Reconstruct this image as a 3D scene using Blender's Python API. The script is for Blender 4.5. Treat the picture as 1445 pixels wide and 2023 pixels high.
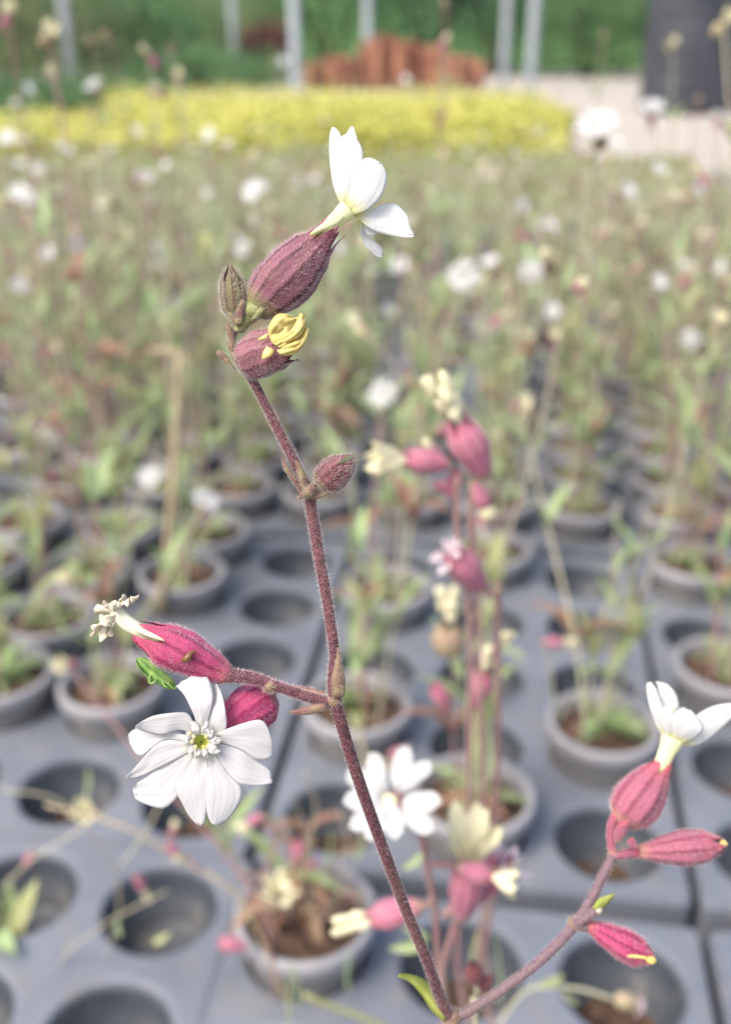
import bpy, bmesh, math, random
from math import sin, cos, pi, radians, sqrt
from mathutils import Vector, Matrix, noise

S = bpy.context.scene
for o in list(bpy.data.objects):
    bpy.data.objects.remove(o)
COL = S.collection

# ------------------------------------------------------------------ camera
F_PX = 2050.0                      # focal length in photo pixels (photo 1445 x 2023)
PITCH = radians(25)
CAM = Vector((0, 0, 0.662))
FW = Vector((0, cos(PITCH), -sin(PITCH)))
UP = Vector((0, sin(PITCH), cos(PITCH)))
RT = Vector((1, 0, 0))
cd = bpy.data.cameras.new('camera')
cam = bpy.data.objects.new('camera', cd)
COL.objects.link(cam)
cam.location = CAM
cam.rotation_euler = (pi / 2 - PITCH, 0, 0)
cd.sensor_fit = 'VERTICAL'
cd.sensor_height = 8.0
cd.lens = 8.0 * F_PX / 2023.0
cd.clip_start = 0.01
cd.clip_end = 2000
cd.dof.use_dof = True
cd.dof.focus_distance = 0.188
cd.dof.aperture_fstop = cd.lens / 3.3     # a 3.3 mm wide aperture
S.camera = cam
S.render.resolution_x = 732
S.render.resolution_y = 1024

# ------------------------------------------------------------------ sky, sun, exposure
SUN_EL, SUN_AZ = radians(55), radians(-125)    # azimuth from +Y, towards -X (left, behind the camera)
w = bpy.data.worlds.new('World')
S.world = w
w.use_nodes = True
wn = w.node_tree
wn.nodes.clear()
sky = wn.nodes.new('ShaderNodeTexSky')
sky.sky_type = 'NISHITA'
sky.sun_disc = False
sky.sun_elevation = SUN_EL
sky.sun_rotation = SUN_AZ
sky.air_density = 1.0
sky.dust_density = 4.0
sky.ozone_density = 0.6
bg = wn.nodes.new('ShaderNodeBackground')
bg.inputs['Strength'].default_value = 0.15
wo = wn.nodes.new('ShaderNodeOutputWorld')
wn.links.new(sky.outputs[0], bg.inputs[0])
wn.links.new(bg.outputs[0], wo.inputs[0])
sl = bpy.data.lights.new('sun', 'SUN')
sl.energy = 1.5
sl.angle = radians(25)
sl.color = (1.0, 0.95, 0.88)
sun = bpy.data.objects.new('sun', sl)
COL.objects.link(sun)
sd = Vector((sin(SUN_AZ) * cos(SUN_EL), cos(SUN_AZ) * cos(SUN_EL), sin(SUN_EL)))
sun.rotation_euler = sd.to_track_quat('Z', 'Y').to_euler()
sun.location = (0, 0, 5)
vs = S.view_settings
vs.view_transform = 'Standard'
vs.look = 'None'
vs.gamma = 1.0
vs.exposure = 1.25
vs.use_curve_mapping = False
S.render.engine = 'CYCLES'
S.cycles.max_bounces = 6
S.cycles.diffuse_bounces = 3
S.cycles.transmission_bounces = 3
S.cycles.glossy_bounces = 2


# ------------------------------------------------------------------ helpers
def P(px, py, d):
    """photo pixel + depth along the view axis -> world point"""
    return CAM + d * (FW + (px - 722.5) / F_PX * RT - (py - 1011.5) / F_PX * UP)


def PY(px, py, y):
    v = (py - 1011.5) / F_PX
    return P(px, py, y / (FW.y - v * UP.y))


def PZ(px, py, z):
    v = (py - 1011.5) / F_PX
    return P(px, py, (z - CAM.z) / (FW.z - v * UP.z))


def lerp(a, b, t):
    return a + (b - a) * t


def clamp(x, a=0.0, b=1.0):
    return max(a, min(b, x))


def curve_at(cp, t):
    """piecewise smooth interpolation of (t, value) control points"""
    if t <= cp[0][0]:
        return cp[0][1]
    for (t0, a), (t1, b) in zip(cp, cp[1:]):
        if t <= t1:
            k = (t - t0) / (t1 - t0)
            k = k * k * (3 - 2 * k) * 0.5 + k * 0.5
            return a + (b - a) * k
    return cp[-1][1]


def catmull(pts, sub):
    pts = [p if isinstance(p, Vector) else Vector(p) for p in pts]
    if len(pts) < 3:
        n = sub * 2
        return [pts[0].lerp(pts[-1], i / n) for i in range(n + 1)]
    out = []
    for i in range(len(pts) - 1):
        p0 = pts[i - 1] if i else pts[0] * 2 - pts[1]
        p1, p2 = pts[i], pts[i + 1]
        p3 = pts[i + 2] if i + 2 < len(pts) else pts[-1] * 2 - pts[-2]
        for k in range(sub):
            t = k / sub
            out.append(0.5 * ((2 * p1) + (p2 - p0) * t + (2 * p0 - 5 * p1 + 4 * p2 - p3) * t * t
                              + (3 * p1 - p0 - 3 * p2 + p3) * t ** 3))
    out.append(pts[-1].copy())
    return out


def resample(pts, n):
    """n+1 evenly spaced points on a smooth 2-D/3-D polyline"""
    c = catmull([Vector((p[0], p[1], p[2] if len(p) > 2 else 0)) for p in pts], 8)
    acc = [0.0]
    for a, b in zip(c, c[1:]):
        acc.append(acc[-1] + (b - a).length)
    out, j = [], 0
    for i in range(n + 1):
        s = acc[-1] * i / n
        while j < len(acc) - 2 and acc[j + 1] < s:
            j += 1
        seg = acc[j + 1] - acc[j]
        out.append(c[j].lerp(c[j + 1], (s - acc[j]) / seg if seg > 1e-12 else 0))
    return out


class MB:
    """collects geometry with per-corner uvs and material slots"""
    def __init__(self):
        self.v, self.f, self.uv, self.m = [], [], [], []

    def add(self, verts, faces, uvs=None, mi=0, M=None):
        o = len(self.v)
        self.v += [(M @ Vector(q)) if M else Vector(q) for q in verts]
        for k, fc in enumerate(faces):
            self.f.append(tuple(i + o for i in fc))
            self.uv.append(uvs[k] if uvs else [(0, 0)] * len(fc))
            self.m.append(mi)
        return self

    def mesh(self, name, mats, smooth=True, merge=0):
        me = bpy.data.meshes.new(name)
        me.from_pydata([tuple(q) for q in self.v], [], self.f)
        ul = me.uv_layers.new(name='UVMap')
        flat = []
        for u in self.uv:
            for c in u:
                flat += [c[0], c[1]]
        ul.data.foreach_set('uv', flat)
        me.polygons.foreach_set('use_smooth', [smooth] * len(me.polygons))
        me.polygons.foreach_set('material_index', self.m)
        for mt in (mats if isinstance(mats, (list, tuple)) else [mats]):
            me.materials.append(mt)
        if merge:
            bm = bmesh.new()
            bm.from_mesh(me)
            bmesh.ops.remove_doubles(bm, verts=bm.verts, dist=merge)
            bm.to_mesh(me)
            bm.free()
        me.update()
        return me


def grid(fn, nu, nv, closed=False):
    cols = nu if closed else nu + 1
    verts = [fn(i / nu, j / nv) for j in range(nv + 1) for i in range(cols)]
    faces, uvs = [], []
    for j in range(nv):
        for i in range(nu):
            i2 = (i + 1) % cols
            faces.append((j * cols + i, j * cols + i2, (j + 1) * cols + i2, (j + 1) * cols + i))
            uvs.append([(i / nu, j / nv), ((i + 1) / nu, j / nv), ((i + 1) / nu, (j + 1) / nv), (i / nu, (j + 1) / nv)])
    return verts, faces, uvs


def tube(pts, rad, n=8, sub=4, cap=True):
    c = catmull(pts, sub)
    m = len(c)
    rr = []
    for i in range(m):
        if isinstance(rad, (int, float)):
            rr.append(rad)
        else:
            t = i / (m - 1) * (len(rad) - 1)
            k = min(int(t), len(rad) - 2)
            rr.append(lerp(rad[k], rad[k + 1], t - k))
    t0 = (c[1] - c[0]).normalized()
    nrm = t0.orthogonal().normalized()
    frames = []
    for i in range(m):
        t = (c[min(i + 1, m - 1)] - c[max(i - 1, 0)])
        t = t.normalized() if t.length > 1e-12 else t0
        nrm = (nrm - t * nrm.dot(t))
        nrm = nrm.normalized() if nrm.length > 1e-9 else t.orthogonal().normalized()
        frames.append((c[i], nrm.copy(), t.cross(nrm)))
    verts, faces, uvs = [], [], []
    for i, (p, a, b) in enumerate(frames):
        for k in range(n):
            an = 2 * pi * k / n
            verts.append(p + (a * cos(an) + b * sin(an)) * rr[i])
    for i in range(m - 1):
        for k in range(n):
            k2 = (k + 1) % n
            faces.append((i * n + k, i * n + k2, (i + 1) * n + k2, (i + 1) * n + k))
            uvs.append([(k / n, i / m), ((k + 1) / n, i / m), ((k + 1) / n, (i + 1) / m), (k / n, (i + 1) / m)])
    if cap:
        for base, pt, rev in ((0, frames[0][0], True), ((m - 1) * n, frames[-1][0], False)):
            o = len(verts)
            verts.append(pt.copy())
            for k in range(n):
                k2 = (k + 1) % n
                faces.append((base + k2, base + k, o) if rev else (base + k, base + k2, o))
                uvs.append([(0, 0)] * 3)
    return verts, faces, uvs


def blob(center, radii, seed=0, nu=20, nv=12, amp=0.25, fr=1.5, M=None):
    c = Vector(center)
    off = Vector((seed * 3.7, seed * 1.3, seed * 2.1))

    def fn(u, v):
        th, ph = 2 * pi * u, pi * v
        d = Vector((sin(ph) * cos(th), sin(ph) * sin(th), -cos(ph)))
        k = 1 + amp * noise.noise(d * fr + off) + amp * 0.6 * abs(noise.noise(d * fr * 2.2 + off))
        q = Vector((d.x * radii[0], d.y * radii[1], d.z * radii[2])) * k
        return c + ((M @ q) if M else q)
    return grid(fn, nu, nv, True)


def lathe(profile, n):
    def fn(u, v):
        r, z = profile[int(round(v * (len(profile) - 1)))]
        return Vector((r * cos(2 * pi * u), r * sin(2 * pi * u), z))
    return grid(fn, n, len(profile) - 1, True)


def align(base, tip, roll=0.0):
    z = (tip - base).normalized()
    return Matrix.Translation(base) @ z.to_track_quat('Z', 'Y').to_matrix().to_4x4() @ Matrix.Rotation(roll, 4, 'Z')


def hairs_mesh(mb, count, length, rng, width=0.00002, axis=None, lean=0.5, jitter=0.5, keep=None):
    """fine hairs on the surface of a mesh builder (world coordinates)"""
    tri, cum, tot = [], [], 0.0
    for fc in mb.f:
        for k in range(1, len(fc) - 1):
            a, b, c = mb.v[fc[0]], mb.v[fc[k]], mb.v[fc[k + 1]]
            ar = (b - a).cross(c - a)
            if ar.length < 1e-14:
                continue
            tot += ar.length
            tri.append((a, b, c, ar.normalized()))
            cum.append(tot)
    import bisect
    V, Fc = [], []
    for _ in range(count):
        a, b, c, n = tri[min(bisect.bisect(cum, rng.random() * tot), len(tri) - 1)]
        r1, r2 = rng.random(), rng.random()
        if r1 + r2 > 1:
            r1, r2 = 1 - r1, 1 - r2
        p = a + (b - a) * r1 + (c - a) * r2
        d = n + Vector((rng.uniform(-1, 1), rng.uniform(-1, 1), rng.uniform(-1, 1))) * jitter
        if axis:
            d += axis * lean
        d.normalize()
        L = length * rng.uniform(0.5, 1.3)
        s = d.orthogonal().normalized() * width
        q = d.cross(s)
        bend = Vector((rng.uniform(-1, 1), rng.uniform(-1, 1), rng.uniform(-1, 1))) * L * 0.18
        o = len(V)
        V += [p + s, p - s * 0.5 + q * 0.87, p - s * 0.5 - q * 0.87, p + d * L + bend]
        Fc += [(o, o + 1, o + 3), (o + 1, o + 2, o + 3), (o + 2, o, o + 3)]
    m2 = MB()
    m2.add(V, Fc)
    return m2


# ------------------------------------------------------------------ objects
def link(name, data, parent=None, M=None):
    o = bpy.data.objects.new(name, data)
    COL.objects.link(o)
    if parent:
        o.parent = parent
    if M is not None:
        o.matrix_local = M
    return o


def tag(o, label=None, cat=None, group=None, kind=None):
    if label:
        o['label'] = label
    if cat:
        o['category'] = cat
    if group:
        o['group'] = group
    if kind:
        o['kind'] = kind
    return o


def empty(name, loc, label=None, cat=None, group=None, rz=0.0):
    o = bpy.data.objects.new(name, None)
    o.empty_display_size = 0.02
    COL.objects.link(o)
    o.location = loc
    o.rotation_euler = (0, 0, rz)
    return tag(o, label, cat, group)


def wpart(name, mesh, root, parent=None):
    """part whose vertices are in world coordinates, under a root that is only translated"""
    o = bpy.data.objects.new(name, mesh)
    COL.objects.link(o)
    if parent:
        o.parent = parent
    else:
        o.parent = root
        o.location = -root.location
    return o


# ------------------------------------------------------------------ materials
class G:
    def __init__(self, name):
        self.mat = bpy.data.materials.new(name)
        self.mat.use_nodes = True
        self.nt = self.mat.node_tree
        self.nt.nodes.clear()

    def n(self, t, **kw):
        nd = self.nt.nodes.new(t)
        for k, v in kw.items():
            setattr(nd, k, v)
        return nd

    def s(self, sock, val):
        if isinstance(val, bpy.types.NodeSocket):
            self.nt.links.new(val, sock)
        elif isinstance(val, (tuple, list)) and len(val) == 3 and sock.type == 'RGBA':
            sock.default_value = (*val, 1)
        else:
            sock.default_value = val

    def math(self, op, a, b=0.0, c=None, cl=False):
        nd = self.n('ShaderNodeMath', operation=op, use_clamp=cl)
        self.s(nd.inputs[0], a)
        self.s(nd.inputs[1], b)
        if c is not None:
            self.s(nd.inputs[2], c)
        return nd.outputs[0]

    def mix(self, f, a, b, blend='MIX'):
        nd = self.n('ShaderNodeMix', data_type='RGBA', blend_type=blend)
        self.s(nd.inputs[0], f)
        self.s(nd.inputs[6], a)
        self.s(nd.inputs[7], b)
        return nd.outputs[2]

    def co(self, which='Object'):
        return self.n('ShaderNodeTexCoord').outputs[which]

    def noise(self, vec, scale, detail=3.0, rough=0.55):
        nd = self.n('ShaderNodeTexNoise')
        self.s(nd.inputs['Vector'], vec)
        nd.inputs['Scale'].default_value = scale
        nd.inputs['Detail'].default_value = detail
        nd.inputs['Roughness'].default_value = rough
        return nd.outputs[0]

    def step(self, x, a, b):
        nd = self.n('ShaderNodeMapRange', interpolation_type='SMOOTHSTEP')
        self.s(nd.inputs[0], x)
        self.s(nd.inputs[1], a)
        self.s(nd.inputs[2], b)
        return nd.outputs[0]

    def sep(self, vec):
        nd = self.n('ShaderNodeSeparateXYZ')
        self.s(nd.inputs[0], vec)
        return nd.outputs

    def rand(self):
        return self.n('ShaderNodeObjectInfo').outputs['Random']

    def hsv(self, col, h=0.5, sa=1.0, v=1.0):
        nd = self.n('ShaderNodeHueSaturation')
        self.s(nd.inputs['Hue'], h)
        self.s(nd.inputs['Saturation'], sa)
        self.s(nd.inputs['Value'], v)
        self.s(nd.inputs['Color'], col)
        return nd.outputs[0]

    def bump(self, h, strength=0.3, dist=0.001):
        nd = self.n('ShaderNodeBump')
        nd.inputs['Strength'].default_value = strength
        nd.inputs['Distance'].default_value = dist
        self.s(nd.inputs['Height'], h)
        return nd.outputs[0]

    def done(self, col, rough=0.6, spec=0.3, trans=0.0, tcol=None, bump=None, sheen=0.0, metal=0.0):
        p = self.n('ShaderNodeBsdfPrincipled')
        self.s(p.inputs['Base Color'], col)
        self.s(p.inputs['Roughness'], rough)
        self.s(p.inputs['Metallic'], metal)
        p.inputs['Specular IOR Level'].default_value = spec
        if sheen:
            p.inputs['Sheen Weight'].default_value = sheen
            p.inputs['Sheen Roughness'].default_value = 0.4
        if bump:
            self.s(p.inputs['Normal'], bump)
        out = self.n('ShaderNodeOutputMaterial')
        sh = p.outputs[0]
        if trans:
            t = self.n('ShaderNodeBsdfTranslucent')
            self.s(t.inputs[0], tcol if tcol is not None else col)
            if bump:
                self.s(t.inputs['Normal'], bump)
            mx = self.n('ShaderNodeMixShader')
            mx.inputs[0].default_value = trans
            self.nt.links.new(sh, mx.inputs[1])
            self.nt.links.new(t.outputs[0], mx.inputs[2])
            sh = mx.outputs[0]
        self.nt.links.new(sh, out.inputs[0])
        return self.mat


def simple(name, c1, c2, scale, rough=0.6, spec=0.3, trans=0.0, bump=0.0, bdist=0.001, var=0.0, detail=4, sheen=0.0, metal=0.0):
    g = G(name)
    nz = g.noise(g.co(), scale, detail)
    col = g.mix(g.step(nz, 0.3, 0.7), c1, c2)
    if var:
        r = g.rand()
        col = g.hsv(col, g.math('MULTIPLY_ADD', r, 0.04 * var, 0.5 - 0.02 * var), 1.0,
                    g.math('MULTIPLY_ADD', r, 0.7 * var, 1 - 0.35 * var))
    bp = g.bump(nz, bump, bdist) if bump else None
    return g.done(col, rough, spec, trans, None, bp, sheen, metal)


def m_calyx(name, light, dark, base, tip, ribs=10, blotch=0.0, bcol=(0.1, 0.05, 0.05), fine=1.0):
    """striped, veined calyx; uv.x runs around it, uv.y from base to mouth"""
    g = G(name)
    uv = g.sep(g.co('UV'))
    ob = g.co()
    nz = g.noise(ob, 500, 3)
    nf = g.noise(ob, 2600, 4, 0.65)
    u = g.math('MULTIPLY_ADD', g.math('SUBTRACT', nz, 0.5), 0.05, uv[0])
    c = g.math('COSINE', g.math('MULTIPLY', u, 2 * pi * ribs))
    vein = g.math('POWER', g.math('MULTIPLY_ADD', c, 0.5, 0.5), 3.5)
    c2 = g.math('COSINE', g.math('MULTIPLY_ADD', u, 2 * pi * ribs * 2, 0.6))
    vein2 = g.math('MULTIPLY', g.math('POWER', g.math('MULTIPLY_ADD', c2, 0.5, 0.5), 9.0), 0.35)
    vv = g.math('MAXIMUM', vein, vein2)
    net = g.step(g.math('ABSOLUTE', g.math('SUBTRACT', g.noise(ob, 900, 2), 0.5)), 0.05, 0.0)
    vv = g.math('MAXIMUM', vv, g.math('MULTIPLY', net, g.math('MULTIPLY', g.step(uv[1], 0.3, 0.8), 0.55)))
    vv = g.math('MULTIPLY', vv, g.math('MULTIPLY_ADD', nf, 0.9, 0.45), cl=True)
    col = g.mix(vv, light, dark)
    col = g.mix(g.math('MULTIPLY', g.step(nf, 0.35, 0.75), 0.35 * fine), col, dark)
    col = g.mix(g.math('MULTIPLY', g.step(uv[1], 0.62, 1.0), 0.8), col, tip)
    col = g.mix(g.step(uv[1], 0.2, 0.0), col, base)
    if blotch:
        col = g.mix(g.math('MULTIPLY', g.step(g.noise(ob, 260, 4), 0.42, 0.62), blotch), col, bcol)
    h = g.math('MULTIPLY_ADD', vv, -0.6, nf)
    return g.done(col, 0.62, 0.25, 0.12, None, g.bump(h, 0.5, 0.0003), 0.25)


def m_petal(name, col, base, vein=0.12, trans=0.5, tone=0.5):
    g = G(name)
    uv = g.sep(g.co('UV'))
    ob = g.co()
    nz = g.noise(ob, 420, 3)
    w_ = g.math('MULTIPLY_ADD', nz, 1.6, g.math('MULTIPLY', uv[0], 34.0))
    ridge = g.math('POWER', g.math('MULTIPLY_ADD', g.math('SINE', w_), 0.5, 0.5), 3.0)
    fine = g.noise(ob, 3500, 3)
    c = g.mix(g.math('MULTIPLY', ridge, vein), col, tuple(x * 0.82 for x in col))
    c = g.mix(g.math('MULTIPLY', g.step(uv[1], 0.3, 0.0), tone), c, base)
    h = g.math('MULTIPLY_ADD', fine, 0.35, g.math('MULTIPLY', ridge, 0.35))
    h = g.math('MULTIPLY_ADD', g.noise(ob, 170, 2), 1.5, h)
    return g.done(c, 0.55, 0.2, trans, None, g.bump(h, 0.22, 0.0003))


def m_stem(name, c1, c2, c3, scale=1400):
    g = G(name)
    ob = g.co()
    a = g.noise(ob, scale, 4, 0.65)
    b = g.noise(ob, scale * 0.04, 3)
    col = g.mix(g.step(a, 0.36, 0.66), c1, c2)
    col = g.mix(g.math('MULTIPLY', g.step(b, 0.45, 0.7), 0.7), col, c3)
    return g.done(col, 0.6, 0.25, 0.0, None, g.bump(a, 0.4, 0.0002), 0.2)


M = {}
M['stem'] = m_stem('hairy_maroon_stem', (0.055, 0.018, 0.024), (0.14, 0.05, 0.058), (0.12, 0.05, 0.048))
M['stem_r'] = m_stem('greyish_mauve_stem', (0.12, 0.072, 0.085), (0.19, 0.12, 0.132), (0.15, 0.10, 0.095))
M['node'] = m_stem('pale_node', (0.14, 0.075, 0.055), (0.22, 0.16, 0.09), (0.19, 0.09, 0.085), 900)
M['bract'] = m_stem('bract', (0.12, 0.05, 0.05), (0.2, 0.17, 0.08), (0.22, 0.09, 0.09), 500)
M['hair'] = simple('pale_hair', (0.74, 0.62, 0.6), (0.82, 0.74, 0.70), 200, 0.7, 0.2, 0.5)
M['hairw'] = simple('whitish_hair', (0.7, 0.64, 0.58), (0.8, 0.76, 0.7), 200, 0.7, 0.2, 0.5)
M['hairp'] = simple('pinkish_hair', (0.82, 0.62, 0.64), (0.86, 0.74, 0.74), 200, 0.7, 0.2, 0.5)
M['cal_top'] = m_calyx('mauve_striped_calyx', (0.26, 0.105, 0.14), (0.045, 0.012, 0.02), (0.20, 0.24, 0.07), (0.25, 0.055, 0.09), 10, 0.3, (0.20, 0.10, 0.075), fine=0.7)
M['cal_pink'] = m_calyx('pink_calyx', (0.43, 0.06, 0.15), (0.18, 0.015, 0.05), (0.40, 0.12, 0.13), (0.50, 0.07, 0.14), 8, 0.0, fine=0.8)
M['cal_ball'] = m_calyx('magenta_calyx', (0.46, 0.065, 0.16), (0.24, 0.015, 0.07), (0.42, 0.17, 0.17), (0.5, 0.06, 0.14), 10, 0.0, fine=1.3)
M['cal_rose'] = m_calyx('rose_calyx', (0.36, 0.115, 0.165), (0.20, 0.045, 0.075), (0.45, 0.22, 0.17), (0.5, 0.08, 0.11), 8, 0.0, fine=0.6)
M['cal_bud'] = m_calyx('dark_green_maroon_bud', (0.17, 0.17, 0.06), (0.08, 0.035, 0.03), (0.16, 0.2, 0.06), (0.12, 0.04, 0.04), 10, 0.5, (0.10, 0.035, 0.035))
M['cal_dark'] = m_calyx('dark_maroon_bud', (0.20, 0.06, 0.07), (0.07, 0.02, 0.025), (0.16, 0.14, 0.07), (0.16, 0.035, 0.05), 10, 0.4, (0.11, 0.07, 0.045))
M['cal_torn'] = m_calyx('torn_mauve_bud', (0.33, 0.13, 0.16), (0.12, 0.035, 0.05), (0.20, 0.09, 0.08), (0.26, 0.05, 0.09), 10, 0.35, (0.2, 0.1, 0.09), fine=1.4)
M['petal'] = m_petal('white_petal', (0.70, 0.685, 0.68), (0.62, 0.63, 0.35), 0.2, tone=0.35)
M['petal_t'] = m_petal('white_petal_yellow_base', (0.75, 0.75, 0.73), (0.66, 0.64, 0.22), 0.12, tone=0.8)
M['corona'] = m_petal('corona_white', (0.70, 0.69, 0.66), (0.75, 0.78, 0.45), 0.1, tone=0.6)
M['throat'] = simple('yellow_green_throat', (0.42, 0.48, 0.06), (0.62, 0.62, 0.14), 900, 0.5, 0.3, 0.25)
M['tube'] = m_petal('pale_yellow_tube', (0.80, 0.79, 0.48), (0.60, 0.66, 0.16), 0.35, 0.3, 0.7)
M['tube_c'] = m_petal('cream_tube', (0.80, 0.76, 0.58), (0.62, 0.60, 0.30), 0.5, 0.25, 0.7)
M['wilt'] = simple('shrivelled_cream_petal', (0.68, 0.59, 0.44), (0.68, 0.63, 0.51), 800, 0.6, 0.2, 0.3, 0.4, 0.0004)
M['yellow'] = simple('crumpled_yellow_petal', (0.70, 0.53, 0.16), (0.72, 0.62, 0.25), 350, 0.5, 0.25, 0.25, 0.3, 0.0006)
M['anther'] = simple('anther', (0.72, 0.48, 0.14), (0.8, 0.62, 0.3), 900, 0.6)
M['insect'] = simple('insect_green', (0.12, 0.26, 0.05), (0.30, 0.45, 0.12), 700, 0.35, 0.5, 0.1, 0.2, 0.0003)
M['insect_d'] = simple('insect_dark', (0.03, 0.06, 0.02), (0.10, 0.17, 0.05), 700, 0.4)
M['larva'] = simple('larva_brown', (0.10, 0.05, 0.015), (0.20, 0.10, 0.035), 900, 0.4, 0.4)
M['leaf_h'] = simple('yellowish_leaf', (0.30, 0.36, 0.06), (0.40, 0.42, 0.12), 130, 0.5, 0.3, 0.4, 0.3, 0.0005)
# blurred plants
M['leaf'] = simple('campion_leaf', (0.34, 0.44, 0.19), (0.46, 0.53, 0.30), 60, 0.55, 0.3, 0.45, 0.2, 0.001, 0.7)
M['leaf_y'] = simple('pale_leaf', (0.44, 0.46, 0.20), (0.52, 0.52, 0.28), 60, 0.55, 0.3, 0.45, 0, 0.001, 0.4)
M['leaf_red'] = simple('withered_leaf', (0.26, 0.14, 0.10), (0.38, 0.25, 0.16), 70, 0.7, 0.2, 0.3, 0, 0.001, 0.6)
M['bstem'] = simple('campion_stem', (0.40, 0.34, 0.25), (0.42, 0.42, 0.27), 25, 0.6, 0.2, 0, 0, 0.001, 0.6)
M['pstem'] = simple('mauve_stem', (0.28, 0.15, 0.15), (0.32, 0.21, 0.18), 25, 0.6, 0.2)
M['bcal'] = m_calyx('pink_blurred_calyx', (0.50, 0.19, 0.26), (0.28, 0.06, 0.11), (0.38, 0.26, 0.17), (0.46, 0.13, 0.18), 10, 0.2, (0.42, 0.26, 0.22), fine=0.6)
M['bcal2'] = simple('greenish_calyx', (0.40, 0.36, 0.20), (0.40, 0.26, 0.19), 250, 0.6, 0.2, 0.15, 0, 0.001, 0.6)
M['bpet'] = simple('white_blurred_petal', (0.54, 0.535, 0.525), (0.52, 0.52, 0.50), 100, 0.6, 0.2, 0.35)
M['bpet_far'] = simple('white_far_petal', (0.80, 0.79, 0.78), (0.78, 0.78, 0.76), 100, 0.6, 0.2, 0.4)
M['bcream'] = simple('cream_blurred_petal', (0.74, 0.68, 0.43), (0.76, 0.72, 0.52), 150, 0.6, 0.2, 0.35)
M['bpinkw'] = simple('pinkish_white_petal', (0.62, 0.46, 0.50), (0.66, 0.56, 0.58), 150, 0.6, 0.2, 0.35)
M['straw'] = simple('dry_straw', (0.40, 0.31, 0.19), (0.48, 0.40, 0.26), 60, 0.7, 0.2)
M['soil'] = simple('potting_soil', (0.035, 0.022, 0.016), (0.13, 0.085, 0.06), 140, 0.95, 0.1, 0, 0.8, 0.006, 0, 6)
M['debris'] = simple('soil_debris', (0.20, 0.12, 0.075), (0.30, 0.17, 0.12), 60, 0.9, 0.1, 0, 0, 0.001, 0.5)


def m_plastic(name, c1, c2, rough):
    g = G(name)
    ob = g.co()
    a = g.noise(ob, 18, 4)
    b = g.noise(ob, 260, 3)
    col = g.mix(g.step(a, 0.3, 0.7), c1, c2)
    col = g.mix(g.math('MULTIPLY', g.step(b, 0.55, 0.75), 0.3), col, (0.20, 0.19, 0.18))
    grime = g.math('MULTIPLY', g.step(g.noise(ob, 34, 6, 0.7), 0.52, 0.68), 0.5)
    col = g.mix(grime, col, (0.20, 0.17, 0.135))
    speck = g.step(g.noise(ob, 520, 2), 0.70, 0.74)
    col = g.mix(g.math('MULTIPLY', speck, 0.75), col, (0.05, 0.035, 0.025))
    rg = g.math('MULTIPLY_ADD', a, 0.2, rough - 0.1)
    return g.done(col, rg, 0.5, 0, None, g.bump(b, 0.15, 0.0006))


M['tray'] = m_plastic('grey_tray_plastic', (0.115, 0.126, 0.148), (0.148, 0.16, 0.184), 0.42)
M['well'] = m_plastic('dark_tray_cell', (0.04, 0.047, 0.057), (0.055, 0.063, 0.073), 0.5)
M['pot'] = m_plastic('taupe_pot_plastic', (0.15, 0.142, 0.135), (0.18, 0.172, 0.163), 0.5)
M['rim'] = m_plastic('pale_pot_rim', (0.25, 0.242, 0.252), (0.30, 0.29, 0.298), 0.45)
M['mat'] = simple('woven_ground_cover', (0.012, 0.014, 0.016), (0.025, 0.027, 0.03), 40, 0.8, 0.3, 0, 0.3, 0.002)
M['grav'] = simple('pale_gravel', (0.26, 0.23, 0.19), (0.44, 0.40, 0.35), 9, 0.95, 0.1, 0, 0.7, 0.02, 0, 10)
M['metal'] = simple('galvanised_post', (0.17, 0.19, 0.205), (0.23, 0.25, 0.265), 5, 0.5, 0.5, 0, 0, 0.001, 0.5)
M['terra'] = simple('rusty_orange_clay', (0.34, 0.14, 0.085), (0.44, 0.23, 0.16), 6, 0.8, 0.2, 0, 0.3, 0.004, 0.7)
M['drum'] = simple('black_drum_plastic', (0.026, 0.028, 0.036), (0.05, 0.053, 0.065), 3, 0.4, 0.5, 0, 0, 0.001, 0.2)
M['bark'] = simple('bark', (0.07, 0.05, 0.035), (0.13, 0.10, 0.075), 20, 0.9, 0.1, 0, 0.6, 0.01)
M['fo_a'] = simple('green_foliage', (0.085, 0.19, 0.075), (0.15, 0.28, 0.12), 2.5, 0.6, 0.3, 0.4, 0, 0.001, 0.5)
M['fo_b'] = simple('dark_foliage', (0.028, 0.075, 0.05), (0.055, 0.125, 0.075), 2.5, 0.6, 0.3, 0.35, 0, 0.001, 0.4)
M['fo_c'] = simple('olive_foliage', (0.15, 0.18, 0.09), (0.23, 0.26, 0.13), 2.5, 0.6, 0.3, 0.4, 0, 0.001, 0.5)
M['fo_r'] = simple('dark_red_foliage', (0.13, 0.04, 0.04), (0.21, 0.085, 0.075), 3, 0.6, 0.3, 0.35, 0, 0.001, 0.4)
M['yel_fl'] = simple('yellow_blossom', (0.72, 0.66, 0.14), (0.78, 0.75, 0.26), 4, 0.6, 0.2, 0.4)
M['yel_gr'] = simple('yellow_green_foliage', (0.24, 0.27, 0.05), (0.33, 0.34, 0.08), 4, 0.6, 0.2, 0.4)
M['bank'] = simple('grassy_bank', (0.05, 0.11, 0.035), (0.10, 0.17, 0.06), 1.2, 0.9, 0.1, 0, 0.5, 0.05)

# ------------------------------------------------------------------ ground
def sheet(name, x0, x1, y0, y1, z, mat, nx=1, ny=1, amp=0.0):
    b = MB()
    b.add(*grid(lambda u, v: Vector((lerp(x0, x1, u), lerp(y0, y1, v),
          z + (amp * noise.noise(Vector((lerp(x0, x1, u) * 0.4, lerp(y0, y1, v) * 0.4, 0))) if amp else 0))), nx, ny))
    return tag(link(name, b.mesh(name, mat)), kind='structure')


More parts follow.
